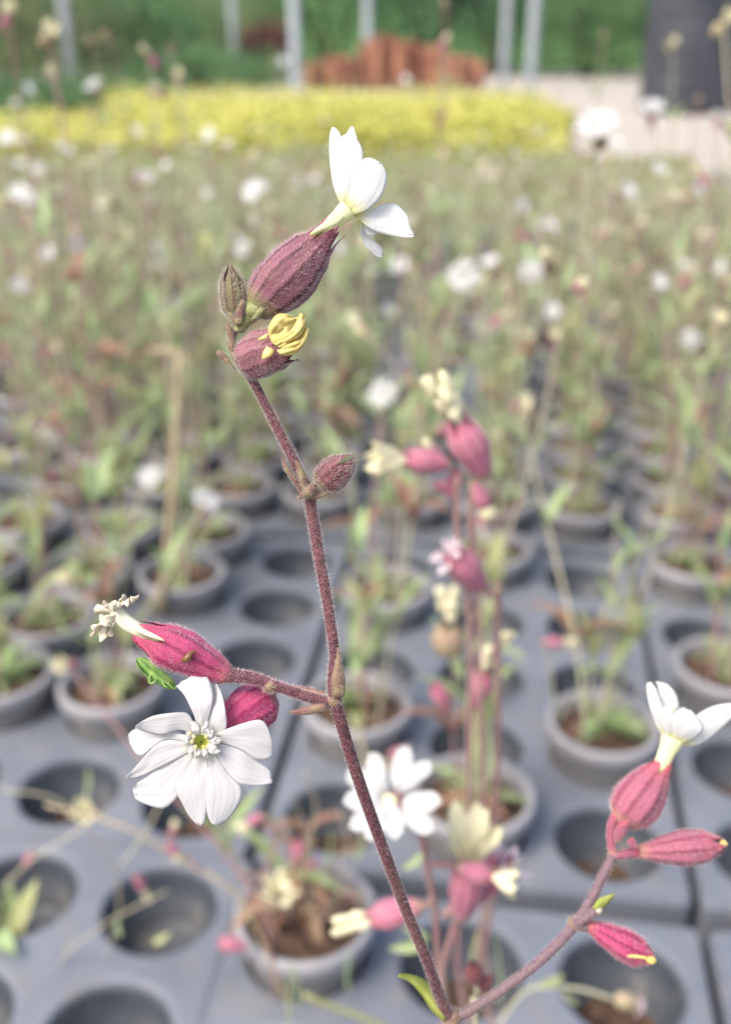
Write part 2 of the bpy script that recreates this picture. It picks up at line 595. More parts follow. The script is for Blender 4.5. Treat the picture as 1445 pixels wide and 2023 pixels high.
sheet('ground', -400, 400, -100, 900, 0.0, M['grav'])
sheet('weed_mat', -3.2, 3.4, -0.6, 5.4, 0.004, M['mat'])

# ------------------------------------------------------------------ trays and the cells in them
ZT = 0.06                                  # tray top above ground
YAW = radians(8)
E1 = Vector((cos(YAW), -sin(YAW), 0))
E2 = Vector((sin(YAW), cos(YAW), 0))
PT = 0.112                                 # cell pitch
RH = 0.043                                 # cell radius
O0 = Vector((0.199, 0.655, 0)) - 2 * PT * E1
S1, S2 = 0.350, 0.589


def cell(k, j, c, r):
    return O0 + E1 * (k * S1 + c * PT) + E2 * (j * S2 + r * PT)


def tray_mesh():
    b = MB()
    n = 32
    hp = PT / 2
    for c in range(3):
        for r in range(5):
            cx, cy = c * PT, r * PT
            rings = [[], [], [], []]
            for i in range(n):
                a = 2 * pi * (i + 0.5) / n - pi / n
                ca, sa = cos(a), sin(a)
                k = hp / max(abs(ca), abs(sa))
                rings[0].append(Vector((cx + ca * k, cy + sa * k, 0)))
                rings[1].append(Vector((cx + ca * (RH + 0.005), cy + sa * (RH + 0.005), 0)))
                rings[2].append(Vector((cx + ca * (RH + 0.0015), cy + sa * (RH + 0.0015), -0.0012)))
                rings[3].append(Vector((cx + ca * RH, cy + sa * RH, -0.006)))
            v = [q for rg in rings for q in rg]
            f = []
            for q in range(3):
                for i in range(n):
                    i2 = (i + 1) % n
                    f.append((q * n + i, q * n + i2, (q + 1) * n + i2, (q + 1) * n + i))
            b.add(v, f)
    # skirt with a rounded edge
    x0, x1, y0, y1 = -hp, 2 * PT + hp, -hp, 4 * PT + hp

    def ring(o, z):
        rr = 0.008
        pts = []
        for (cx, cy, a0) in ((x1 + o - rr, y1 + o - rr, 0), (x0 - o + rr, y1 + o - rr, 90), (x0 - o + rr, y0 - o + rr, 180), (x1 + o - rr, y0 - o + rr, 270)):
            for s in range(4):
                a = radians(a0 + s * 30)
                pts.append(Vector((cx + rr * cos(a), cy + rr * sin(a), z)))
        return pts
    rs = [ring(0, -0.0005), ring(0.002, -0.001), ring(0.0035, -0.004), ring(0.0042, -0.03), ring(0.0048, -0.032), ring(0.0048, -0.054)]
    v = [q for rg in rs for q in rg]
    n = 16
    f = [(q * n + i, (q + 1) * n + i, (q + 1) * n + (i + 1) % n, q * n + (i + 1) % n) for q in range(len(rs) - 1) for i in range(n)]
    b.add(v, f)
    return b.mesh('tray_plate', M['tray'], smooth=False)


TRAY = tray_mesh()
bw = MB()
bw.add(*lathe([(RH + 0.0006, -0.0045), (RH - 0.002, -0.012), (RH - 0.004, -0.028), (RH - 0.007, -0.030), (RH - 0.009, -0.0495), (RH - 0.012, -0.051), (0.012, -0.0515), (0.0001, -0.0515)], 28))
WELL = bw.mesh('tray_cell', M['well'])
bd = MB()
bd.add(*grid(lambda u, v: Vector((0.031 * v * cos(2 * pi * u), 0.031 * v * sin(2 * pi * u),
       -0.047 + 0.006 * noise.noise(Vector((cos(2 * pi * u) * v * 2, sin(2 * pi * u) * v * 2, 3))) - 0.003 * v)), 18, 5, True))
DIRT = bd.mesh('cell_dirt', M['soil'])

# pots: body and rim are lathed separately; z = 0 is the tray top
b = MB()
b.add(*lathe([(0.0001, -0.0505), (0.033, -0.0505), (0.0345, -0.048), (0.0415, 0.0), (0.0452, 0.026), (0.0452, 0.0285), (0.043, 0.0285), (0.041, 0.0), (0.04, -0.01)], 36))
POT = b.mesh('pot_body', M['pot'])
b = MB()
b.add(*lathe([(0.0448, 0.0245), (0.0500, 0.0245), (0.0508, 0.0262), (0.0508, 0.0355), (0.0500, 0.0375), (0.0480, 0.0382), (0.0452, 0.0376), (0.0444, 0.036), (0.0432, 0.018)], 40))
RIM = b.mesh('pot_rim', M['rim'])


def soil_mesh(seed):
    b = MB()
    b.add(*grid(lambda u, v: Vector((0.0428 * v * cos(2 * pi * u), 0.0428 * v * sin(2 * pi * u),
          0.0225 + (1 - v * v) * 0.004 + 0.004 * noise.noise(Vector((cos(2 * pi * u) * v * 3 + seed, sin(2 * pi * u) * v * 3, seed))))), 24, 7, True))
    return b.mesh('soil', M['soil'])


SOIL = [soil_mesh(s) for s in range(3)]


# ------------------------------------------------------------------ plant pieces shared by the blurred campions
def leaf_mesh(name, L, Wd, bend, fold, mat, nv=8, nu=4, wav=0.0):
    """leaf along +Z, its upper face towards -Y, bending back towards +Y"""
    def fn(u, v):
        s = u * 2 - 1
        ww = Wd * 0.5 * (sin(pi * v ** 0.75) ** 0.8 * (1 - 0.25 * v) + 0.06 * (1 - v))
        a = bend * v
        z = L * (sin(a) / bend if bend else v)
        y = L * ((1 - cos(a)) / bend if bend else 0)
        return Vector((s * ww, y - fold * abs(s) * ww + wav * sin(v * 9 + s) * ww, z))
    b = MB()
    b.add(*grid(fn, nu, nv))
    return b.mesh(name, mat)


LEAF = [leaf_mesh('leaf', 0.045, 0.0105, 0.7, 0.35, M['leaf'], wav=0.15), leaf_mesh('leaf', 0.055, 0.0095, 1.1, 0.3, M['leaf'], wav=0.2),
        leaf_mesh('leaf', 0.038, 0.014, 0.4, 0.4, M['leaf_y'], wav=0.1), leaf_mesh('leaf', 0.05, 0.013, 1.6, 0.5, M['leaf_red'], wav=0.4),
        leaf_mesh('leaf', 0.055, 0.019, 0.9, 0.3, M['leaf'], wav=0.2)]


def calyx_geo(L, R, prof, nsec=6, nv=22, vt=0.78, rib=0.035, ribs=10, wob=0.0, seed=0.0, tpow=0.8, open_=0.0):
    """five-toothed calyx along +Z from the origin"""
    verts, faces, uvs = [], [], []
    for k in range(5):
        thk = 2 * pi * k / 5

        def fn(u, v):
            s = u * 2 - 1
            th0 = thk + s * pi / 5
            wdt = 1.0 if v <= vt else ((1 - v) / (1 - vt)) ** tpow
            th = thk + s * pi / 5 * max(wdt, 0.03)
            r = R * curve_at(prof, v)
            fade = sin(pi * min(1, v * 1.05)) ** 0.5 if v < 0.95 else 0.3
            r *= 1 + rib * cos(ribs * th0) * fade
            if v > vt:
                r += open_ * R * ((v - vt) / (1 - vt)) ** 2
            if wob:
                q = Vector((cos(th0) * 1.3, sin(th0) * 1.3, v * 3.5 + seed))
                r *= 1 + wob * noise.noise(q)
            return Vector((r * cos(th), r * sin(th), L * v))
        g = grid(fn, nsec, nv)
        o = len(verts)
        verts += g[0]
        faces += [tuple(i + o for i in fc) for fc in g[1]]
        uvs += [[((k + c[0]) / 5, c[1]) for c in uu] for uu in g[2]]
    return verts, faces, uvs


PROF_FAT = [(0, 0.22), (0.04, 0.5), (0.15, 0.85), (0.35, 1.0), (0.55, 0.98), (0.75, 0.78), (0.88, 0.55), (1, 0.42)]
PROF_EGG = [(0, 0.3), (0.05, 0.62), (0.2, 0.95), (0.4, 1.0), (0.65, 0.85), (0.82, 0.55), (1, 0.12)]
PROF_SLIM = [(0, 0.22), (0.08, 0.42), (0.3, 0.75), (0.55, 1.0), (0.75, 0.92), (0.9, 0.55), (1, 0.15)]
PROF_B = [(0, 0.26), (0.06, 0.5), (0.25, 0.74), (0.5, 1.0), (0.68, 0.98), (0.85, 0.66), (1, 0.45)]


def cal_proto(L, R, prof, mat):
    b = MB()
    b.add(*calyx_geo(L, R, prof, 3, 12))
    return b.mesh('calyx', mat, merge=1e-6)


def petal_geo(L=0.0115, Wd=0.0128, z0=0.0165, r0=0.0022, opn=1.4, curl=0.3, notch=0.74, nu=5, nv=10):
    """bilobed petal pointing along +X: claw inside the calyx, then flaring outwards"""
    b = MB()
    path = []
    x, z, a = r0 * 0.6, z0 - 0.004, 0.05
    N = 40
    tot = L + 0.006
    for i in range(N + 1):
        path.append((x, z))
        t = i / N
        a = lerp(0.12, opn, clamp((t - 0.2) / 0.3)) + curl * max(0, t - 0.5) * 2
        x += sin(a) * tot / N
        z += cos(a) * tot / N
    for k in (-1, 1):
        def fn(u, v):
            t = v
            i = min(int(t * N), N - 1)
            fr = t * N - i
            px_, pz_ = lerp(path[i][0], path[i + 1][0], fr), lerp(path[i][1], path[i + 1][1], fr)
            q = clamp((t - 0.28) / 0.72)
            half = lerp(0.0011, Wd * 0.5, sin(q * pi * 0.5) ** 0.8)
            rnd = sqrt(max(0, 1 - max(0, (q - 0.62) / 0.38) ** 2))
            gap = max(0, q - notch) * 0.004
            c = (gap + half) * 0.5 if q > notch else half * 0.5
            wloc = (half - gap) * 0.5 * (rnd if q > 0.62 else 1) + 0.00002
            y = k * (c + (u * 2 - 1) * wloc)
            return Vector((px_, y, pz_ + 0.05 * y * y / 0.005 + 0.0006 * sin(q * 7 + k)))
        b.add(*grid(fn, nu, nv))
    return b


CALS = {'pink': cal_proto(0.0185, 0.0047, PROF_B, M['bcal']), 'slim': cal_proto(0.019, 0.0037, PROF_SLIM, M['bcal']),
        'green': cal_proto(0.016, 0.0048, PROF_FAT, M['bcal2']), 'egg': cal_proto(0.011, 0.003, PROF_EGG, M['bcal2'])}
PETS = {'open': petal_geo().mesh('petal', M['bpet']), 'half': petal_geo(L=0.011, Wd=0.010, opn=0.30, curl=0.35).mesh('petal', M['bcream']),
        'pinkw': petal_geo(L=0.0022, Wd=0.0036, opn=1.0, curl=0.8).mesh('petal', M['bpinkw']), 'openy': petal_geo(opn=0.95, curl=0.8).mesh('petal', M['bpet'])}
b = MB()
b.add(*blob((0, 0, 0.020), (0.0034, 0.0034, 0.0058), 1, 14, 10, 0.2))
CAPB = b.mesh('petal_bud', M['bcream'])
b = MB()
for i in range(6):
    b.add(*blob((0.002 * cos(i * 2.1), 0.002 * sin(i * 2.1), 0.019 + 0.0016 * i), (0.0017, 0.0015, 0.003), i + 2, 10, 8, 0.5))
CAPW = b.mesh('withered_petals', M['bcream'])
b = MB()
b.add(*blob((0, 0, 0.0165), (0.0026, 0.0026, 0.0022), 7, 12, 8, 0.3))
CENT = b.mesh('flower_centre', M['tube'])
# whole corollas in one mesh, for flowers too small to show single petals
FARF = {}
for nm, cm, pk, pm in (('open', 'bcal2', dict(), 'bpet_far'), ('half', 'bcal', dict(opn=0.6, curl=0.5), 'bcream'), ('white', 'bcal2', dict(opn=1.0, curl=0.6), 'bpet_far')):
    b = MB()
    b.add(*calyx_geo(0.017, 0.0045, PROF_FAT, 2, 8), mi=0)
    pg = petal_geo(nu=2, nv=6, **pk)
    for i in range(5):
        b.add(pg.v, pg.f, pg.uv, 1, Matrix.Rotation(2 * pi * i / 5 + 0.3, 4, 'Z'))
    FARF[nm] = b.mesh('flower', [M[cm], M[pm]])
b = MB()
b.add(*calyx_geo(0.016, 0.0042, PROF_FAT, 2, 8), mi=0)
FARF['bud'] = b.mesh('flower', [M['bcal2']])


def near_flower(root, base, tip, kind='open', cal='pink', scale=1.0, roll=0.4, fat=1.0):
    """calyx (part) with its petals (sub-parts), base and tip in world coordinates"""
    Mx = align(base, tip, roll)
    Ml = Matrix.Translation(-root.location) @ Mx @ Matrix.Diagonal((scale * fat, scale * fat, scale, 1))
    c = link('calyx', CALS[cal], root, Ml)
    if kind in PETS:
        for i in range(5):
            link('petal', PETS[kind], c, Matrix.Rotation(2 * pi * i / 5, 4, 'Z') @ Matrix.Rotation(0.12 * sin(i * 7.3 + roll * 9), 4, 'Y'))
        if kind in ('open', 'openy'):
            link('flower_centre', CENT, c)
    elif kind == 'bud':
        link('petal_bud', CAPB, c, Matrix.Translation((0, 0, -0.001)))
    elif kind == 'wilt':
        link('withered_petals', CAPW, c)
    return c


def stem_part(root, pts, rad, mat='bstem', n=6, sub=3, name='stem'):
    b = MB()
    b.add(*tube([Vector(p) - root.location for p in pts], rad, n, sub))
    return link(name, b.mesh('stem', M[mat]), root)


def leaf_at(root, p, azim, tilt, scale, kind, local=False):
    q = Vector(p) if local else Vector(p) - root.location
    Mx = Matrix.Translation(q) @ Matrix.Rotation(azim, 4, 'Z') @ Matrix.Rotation(-tilt, 4, 'X') @ Matrix.Scale(scale, 4)
    return link('leaf', LEAF[kind], root, Mx)


def add_pot(root, rng):
    p = link('pot', POT, root)
    link('rim', RIM, p)
    link('soil', SOIL[rng.randrange(3)], p, Matrix.Rotation(rng.uniform(0, 6), 4, 'Z'))
    return p


FOL_LEAF = {}


def grow(root, rng, lod, nst, hmin, hmax, targets=(), fl=0.6, ros=8, red=0.15, lean=0.12):
    """stems, leaves and flowers of one campion; root stands on the tray top, soil at +0.025"""
    z0 = 0.025
    specs = []
    for t in targets:
        specs.append((Vector(t[0]) - root.location, t[1]))
    for _ in range(nst):
        h = rng.uniform(hmin, hmax)
        a = rng.uniform(0, 2 * pi)
        l = abs(rng.gauss(0, lean)) * h
        specs.append((Vector((l * cos(a), l * sin(a), z0 + h)), None))
    fol = MB()

    def put_leaf(p, az, tilt, sc, kind):
        if lod == 1:
            leaf_at(root, p, az, tilt, sc, kind, True)
        else:
            Mx = Matrix.Translation(p) @ Matrix.Rotation(az, 4, 'Z') @ Matrix.Rotation(-tilt, 4, 'X') @ Matrix.Scale(sc, 4)
            v, f = FOL_LEAF[kind]
            fol.add(v, f, None, 1 if kind == 3 else (2 if kind == 2 else 0), Mx)

    def flower(p, d, kind=None):
        kk = kind or rng.choice(['half', 'bud', 'bud'] if lod == 1 else ['open', 'white', 'open', 'half', 'bud'])
        sc = rng.uniform(0.85, 1.1)
        if lod == 1:
            kmap = {'open': 'open', 'white': 'openy', 'half': 'half', 'bud': rng.choice(['none', 'bud', 'wilt']), 'pinkw': 'pinkw'}
            near_flower(root, root.location + p, root.location + p + d, kmap[kk], rng.choice(['pink', 'green', 'green', 'slim']), sc, rng.uniform(0, 6))
        else:
            link('flower', FARF[kk if kk in FARF else 'open'], root, align(p, p + d, rng.uniform(0, 6)) @ Matrix.Scale(sc, 4))

    for tip, tkind in specs:
        start = Vector((rng.uniform(-1, 1) * 0.018, rng.uniform(-1, 1) * 0.018, z0 - 0.004))
        H = tip.z - z0
        n = max(3, int(H / 0.09))
        pts = [start]
        for i in range(1, n):
            t = i / n
            q = start.lerp(tip, t) + Vector((tip.x - start.x, tip.y - start.y, 0)) * (t * t - t) * 0.5
            q += Vector((rng.uniform(-1, 1), rng.uniform(-1, 1), 0)) * 0.007
            pts.append(q)
        pts.append(tip)
        r = 0.0013 if lod == 1 else 0.0015
        stem_b = MB()
        stem_b.add(*tube(pts, [r * 1.15, r, r * 0.65], 6 if lod == 1 else 4, 3 if lod == 1 else 2, False))
        az0 = rng.uniform(0, pi)
        for i in range(1, n):
            if rng.random() < 0.88:
                sc = lerp(1.3, 0.6, i / n) * rng.uniform(0.85, 1.3) * (1.2 if lod == 2 else 1.05)
                kd = rng.choice([0, 0, 1, 1, 2]) if rng.random() > red else 3
                for s in (0, pi):
                    put_leaf(pts[i], az0 + i * pi / 2 + s + rng.uniform(-0.3, 0.3), rng.uniform(0.1, 0.65), sc, kd)
        if tkind:
            d = Vector((rng.uniform(-0.5, 0.5), rng.uniform(-0.9, -0.2), rng.uniform(0.3, 0.9))).normalized()
            flower(tip - d * 0.016, d, tkind)
        # branching top
        nb = rng.choice([1, 2, 3]) if rng.random() < fl else 0
        for q in range(nb):
            i = max(1, n - 1 - q // 2)
            p = pts[i] if q else (tip if not tkind else pts[n - 1])
            d = Vector((rng.uniform(-1, 1), rng.uniform(-1, 0.8), rng.uniform(0.3, 1.5))).normalized()
            e = p + d * rng.uniform(0.02, 0.05)
            stem_b.add(*tube([p, p.lerp(e, 0.5) + Vector((0, 0, 0.004)), e], 0.0009, 4, 2, False))
            flower(e, (d + Vector((rng.uniform(-0.5, 0.5), rng.uniform(-0.5, 0.5), 0))).normalized())
        link('stem', stem_b.mesh('stem', M['pstem'] if rng.random() < 0.35 else M['bstem']), root)
    for i in range(ros):
        az = rng.uniform(0, 2 * pi)
        p = Vector((0.012 * sin(az), -0.012 * cos(az), z0))
        put_leaf(p, az + rng.uniform(-0.4, 0.4), rng.uniform(0.5, 1.35), rng.uniform(0.7, 1.3), 3 if rng.random() < red * 2.2 else rng.choice([0, 4, 1]))
    if lod != 1 and fol.f:
        o = link('foliage', fol.mesh('foliage', [M['leaf'], M['leaf_red'], M['leaf_y']]), root)
        o['kind'] = 'stuff'


for k in range(5):
    q = leaf_mesh('tmp', (0.045, 0.055, 0.038, 0.05, 0.055)[k], (0.009, 0.008, 0.010, 0.010, 0.013)[k], (0.7, 1.1, 0.4, 1.6, 0.9)[k], 0.3, M['leaf'], 4, 2)
    FOL_LEAF[k] = ([v.co.copy() for v in q.vertices], [tuple(p.vertices) for p in q.polygons])
    bpy.data.meshes.remove(q)

# blossoms that the photograph lets one pick out: x, y, apparent radius, kind
SPOTS = [(915, 548, 33, 'open'), (1050, 540, 26, 'white'), (972, 520, 22, 'open'), (1090, 620, 22, 'white'), (1095, 670, 22, 'half'),
         (1312, 630, 20, 'white'), (1365, 668, 26, 'open'), (790, 525, 24, 'open'), (665, 490, 24, 'open'), (465, 468, 19, 'open'),
         (500, 380, 23, 'open'), (425, 395, 17, 'white'), (152, 478, 23, 'open'), (95, 500, 22, 'open'), (58, 397, 23, 'open'),
         (40, 325, 19, 'white'), (78, 335, 19, 'white'), (268, 262, 20, 'white'), (185, 170, 24, 'open'), (95, 65, 33, 'half'),
         (105, 145, 26, 'half'), (180, 72, 26, 'bud'), (55, 175, 19, 'white'), (30, 205, 18, 'white'), (1185, 255, 42, 'open'),
         (1238, 380, 22, 'white'), (1333, 390, 21, 'open'), (905, 395, 18, 'white'), (1300, 340, 22, 'white'), (1255, 465, 28, 'bud'),
         (870, 475, 18, 'white'), (800, 160, 18, 'white'), (755, 780, 30, 'open'), (1027, 800, 30, 'half'), (295, 945, 30, 'open'),
         (405, 990, 32, 'open'), (145, 1145, 30, 'half'), (1140, 875, 19, 'half'), (1330, 85, 24, 'half'), (1195, 55, 22, 'bud'),
         (1425, 230, 26, 'open'), (1290, 225, 28, 'white'), (880, 10, 24, 'bud'), (880, 80, 26, 'bud'), (40, 565, 24, 'open'),
         (1430, 45, 30, 'half'), (295, 110, 30, 'bud'), (1420, 640, 34, 'half'), (130, 1310, 34, 'half'), (1385, 190, 22, 'bud'),
         (540, 60, 18, 'bud'), (210, 60, 24, 'bud'), (330, 90, 26, 'bud'), (352, 150, 26, 'half'), (128, 300, 21, 'open'), (15, 30, 30, 'half'), (232, 205, 23, 'bud'), (15, 270, 22, 'open'),
         (1215, 375, 26, 'bud'), (1300, 560, 22, 'white'), (1180, 830, 24, 'bud'), (1440, 560, 24, 'half'), (330, 330, 20, 'white'), (200, 410, 20, 'white'), (300, 175, 20, 'half'), (700, 610, 17, 'white'), (560, 560, 17, 'white'), (240, 620, 18, 'half'),
         (1240, 760, 20, 'white'), (620, 420, 16, 'open'), (350, 550, 20, 'half'), (280, 700, 20, 'half')]

EXPL = {}                                    # near cells fixed by hand: (k, j, c, r) -> True pot, False empty
for key, val in {(0, 0, 0, 0): 0, (0, 0, 1, 0): 1, (0, 0, 2, 0): 0, (0, 0, 0, 1): 1, (0, 0, 1, 1): 0, (0, 0, 2, 1): 1, (0, 0, 0, 2): 0, (0, 0, 1, 2): 0,
                 (0, 0, 2, 2): 0, (0, 0, 0, 3): 1, (0, 0, 1, 3): 0, (0, 0, 2, 3): 0, (0, 0, 0, 4): 0, (0, 0, 1, 4): 1, (0, 0, 2, 4): 0,
                 (0, -1, 0, 4): 1, (0, -1, 1, 4): 0, (0, -1, 2, 4): 0, (0, -1, 0, 3): 0, (0, -1, 1, 3): 0, (0, -1, 2, 3): 0, (0, -1, 1, 2): 1, (0, -1, 2, 2): 1,
                 (-1, -1, 0, 4): 0, (-1, -1, 1, 4): 0, (-1, -1, 2, 4): 0, (-1, -1, 0, 3): 0, (-1, -1, 1, 3): 0, (-1, -1, 2, 3): 0,
                 (-1, 0, 0, 0): 0, (-1, 0, 1, 0): 0, (-1, 0, 2, 0): 0, (-1, 0, 0, 1): 1, (-1, 0, 1, 1): 1, (-1, 0, 2, 1): 0,
                 (-1, 0, 0, 2): 1, (-1, 0, 1, 2): 0, (-1, 0, 2, 2): 0, (-1, 0, 2, 4): 0, (-1, 0, 2, 3): 0,
                 (1, -1, 0, 4): 0, (1, -1, 0, 3): 0, (1, 0, 0, 0): 0, (1, 0, 0, 1): 0, (1, 0, 0, 2): 1, (1, 0, 0, 3): 0, (1, 0, 0, 4): 1, (0, 1, 0, 0): 1}.items():
    EXPL[key] = bool(val)

NEAR_LABEL = {
    (0, 0, 1, 0): 'campion in a grey pot right behind the cluster of cream blossoms, soil dark brown',
    (0, 0, 2, 1): 'potted campion with pale-rimmed grey pot just above the empty cell at right',
    (0, 0, 0, 1): 'campion in a grey pot directly right of the lowest stem joint of the sharp plant',
    (0, 0, 0, 3): 'campion pot with orange-brown soil to the right of the sharp stem, mid photo',
    (0, -1, 0, 4): 'pot of withered reddish campion leaves at the bottom left of the sharp stem',
    (-1, 0, 1, 1): 'campion pot right behind the large front-facing white flower and its green insect',
    (-1, 0, 0, 1): 'grey potted campion cut by the left photo edge below the withered cream flower',
    (-1, 0, 0, 2): 'campion pot at the left edge level with the withered cream flower',
    (1, 0, 0, 2): 'tall campion in a pale pot cut by the right edge above the bent white flower',
    (1, 0, 0, 4): 'campion in a wide-rimmed pot near the right edge with blue-green leaves',
    (0, 1, 0, 0): 'grey campion pot just below the blurred pink flower cluster',
    (0, 0, 1, 4): 'campion pot hidden behind the lower pink calyx of the blurred cluster',
}

R0 = random.Random(11)
trays, cells = [], {}
for j in range(-1, 7):
    for k in range(-8, 9):
        ctr = cell(k, j, 1, 2)
        half = 0.36 * max(ctr.y, 0.3) + 0.42
        if abs(ctr.x) > half or ctr.y > 3.7 or ctr.y < 0.1:
            continue
        jit = Vector((R0.uniform(-1, 1), R0.uniform(-1, 1), 0)) * (0.003 if j > 0 or abs(k) > 1 else 0.0)
        if (k, j) == (-1, -1):
            jit = Vector((0.012, 0.020, 0))
        rz = -YAW + (R0.uniform(-1, 1) * 0.006 if j > 0 else 0)
        trays.append((k, j, cell(k, j, 0, 0) + jit, rz))
        for c in range(3):
            for r in range(5):
                p = cell(k, j, c, r) + jit
                if abs(p.x) < 0.36 * p.y + (0.25 if p.y < 1.4 else 0.10) and p.y > 0.26:
                    if (k, j, c, r) in EXPL:
                        cells[(k, j, c, r)] = [p, EXPL[(k, j, c, r)], [], True]
                    else:
                        pr = 0.0 if p.y < 0.47 else 0.66
                        cells[(k, j, c, r)] = [p, R0.random() < pr, [], False]
# give every picked-out blossom to the nearest plant that can carry it
for px, py, rad, kind in SPOTS:
    t = sqrt(max(rad * rad - 16 * 16, 36))
    d = clamp(23.6 / t, 0.6, 3.6)
    q = P(px, py, d)
    while q.z > 0.70 and d > 0.4:
        d *= 0.9
        q = P(px, py, d)
    best, bk = 1e9, None
    for key, cl in cells.items():
        if (cl[3] and not cl[1]) or cl[0].y < 0.5 or len(cl[2]) > 2:
            continue
        e = (cl[0].xy - q.xy).length + (0 if cl[1] else 0.03)
        if e < best:
            best, bk = e, key
    if bk and best < 0.4:
        cells[bk][1] = True
        cells[bk][2].append((q, kind))

for (k, j, p, rz) in trays:
    t = empty('pot_tray', (p.x, p.y, ZT), rz=rz)
    ty = cell(k, j, 1, 2).y
    near = {(0, 0): 'grey plastic cell tray in the middle below the sharp stem, holding three near pots', (0, -1): 'grey plastic cell tray at the bottom right, under the forked stem',
            (-1, -1): 'grey plastic cell tray with empty round cells in the bottom left corner', (-1, 0): 'grey plastic cell tray at left behind the large white flower',
            (1, 0): 'grey plastic cell tray at the right edge behind the bent white flower', (1, -1): 'grey plastic cell tray in the bottom right corner past the dark gap'}
    if (k, j) in near:
        tag(t, near[(k, j)], 'tray', 'plant trays')
    else:
        tag(t, 'one of the grey cell trays farther back, blurred under the campion plants', 'tray', 'plant trays')
    link('top_plate', TRAY, t)
    if ty < 2.6:
        for c in range(3):
            for r in range(5):
                cl = cells.get((k, j, c, r))
                if cl and not cl[1]:
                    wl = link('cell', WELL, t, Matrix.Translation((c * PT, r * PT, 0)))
                    if R0.random() < 0.7:
                        link('dirt', DIRT, wl, Matrix.Rotation(R0.uniform(0, 6), 4, 'Z'))

nfull = 0
ROWN, ROOTS = {}, {}
ORD = ['', 'first', 'second', 'third', 'fourth', 'fifth', 'sixth', 'seventh', 'eighth', 'ninth', 'tenth']
for key, (p, full, targets, fixed) in sorted(cells.items(), key=lambda kv: (round(kv[1][0].y, 1), kv[1][0].x)):
    if not full:
        continue
    nfull += 1
    rng = random.Random(hash(key) & 0xffff)
    root = empty('potted_campion', (p.x, p.y, ZT))
    ROOTS[key] = root
    y = p.y
    lod = 1 if y < 1.5 else 2
    g = 'campions in pots'
    if key in NEAR_LABEL:
        tag(root, NEAR_LABEL[key], 'potted plant', g)
    elif y < 0.6:
        tag(root, 'potted campion standing just below the bottom of the photo', 'potted plant', g)
    elif y < 1.5:
        side = 'left edge' if p.x < -0.2 * y else 'left of the sharp stem' if p.x < -0.03 * y else 'behind the sharp stem' if p.x < 0.04 * y else 'behind the pink cluster' if p.x < 0.16 * y else 'right edge'
        rowkey = (side, int((y - 0.6) / 0.12))
        ROWN[rowkey] = ROWN.get(rowkey, 0) + 1
        tag(root, 'leafy campion, %s from left, %s row back, %s' % (ORD[ROWN[rowkey]], ORD[rowkey[1] + 1], side), 'potted plant', g)
    elif y < 2.6:
        tag(root, 'one of the blurred campions crowding the middle rows of trays', 'potted plant', g)
    else:
        tag(root, 'one of the faint campions in the farthest rows before the yellow bed', 'potted plant', g)
    add_pot(root, rng)
    if y < 0.6:
        if key == (0, -1, 0, 4):
            grow(root, rng, 1, 2, 0.05, 0.12, targets, 0.0, 16, 0.42)
            for q in range(16):
                a = rng.uniform(0, 6.28)
                e = Vector((0.045 * cos(a), 0.045 * sin(a), rng.uniform(0.03, 0.09)))
                stem_part(root, [root.location + Vector((0.01 * cos(a * 3), 0.01 * sin(a * 3), 0.022)), root.location + e * 0.6 + Vector((0, 0, 0.03)), root.location + e], 0.0009,
                          'straw' if q % 2 else 'pstem', 5, 3, 'dry_stem')
        else:
            grow(root, rng, 1, 0, 0.1, 0.2, targets, 0.0, 10, 0.1)
    elif y < 0.85:
        grow(root, rng, 1, 4, 0.12, 0.30, targets, 0.15, 13, 0.2)
    elif y < 1.5:
        grow(root, rng, 1, rng.choice([4, 5, 5, 6]), 0.14, 0.42, targets, 0.12, 9, 0.10, 0.2)
    elif y < 2.6:
        grow(root, rng, 2, rng.choice([10, 11, 13]), 0.12, 0.37, targets, 0.10, 14, 0.06, 0.3)
    else:
        grow(root, rng, 2, rng.choice([12, 13, 14]), 0.10, 0.26, targets, 0.07, 12, 0.04, 0.32)
print('campions', nfull, 'trays', len(trays), 'objects', len(bpy.data.objects))

# ------------------------------------------------------------------ far background
def foliage_mesh(name, mat, rx, ry, rz, n, leaf, seed, clumps=40, lift=0.0):
    rng = random.Random(seed)
    cl = []
    while len(cl) < clumps:
        d = Vector((rng.gauss(0, 1), rng.gauss(0, 1), rng.gauss(0, 1))).normalized() * rng.uniform(0.35, 0.95)
        cl.append((Vector((d.x * rx, d.y * ry, d.z * rz + rz * 0.95 + lift)), rng.uniform(0.14, 0.34)))
    V, Fc = [], []
    for _ in range(n):
        c, s = rng.choice(cl)
        p = c + Vector((rng.gauss(0, s * rx), rng.gauss(0, s * ry), rng.gauss(0, s * rz)))
        if p.z < 0.02:
            p.z = rng.uniform(0.02, 0.3)
        a = Vector((rng.uniform(-1, 1), rng.uniform(-1, 1), rng.uniform(-0.7, 0.7))).normalized()
        bb = a.cross(Vector((rng.uniform(-1, 1), rng.uniform(-1, 1), rng.uniform(-1, 1)))).normalized()
        L, Wd = leaf * rng.uniform(0.6, 1.3), leaf * rng.uniform(0.3, 0.55)
        o = len(V)
        V += [p, p + a * L * 0.5 + bb * Wd * 0.5, p + a * L, p + a * L * 0.5 - bb * Wd * 0.5]
        Fc.append((o, o + 1, o + 2, o + 3))
    b = MB()
    b.add(V, Fc)
    return b.mesh(name, mat, smooth=False)


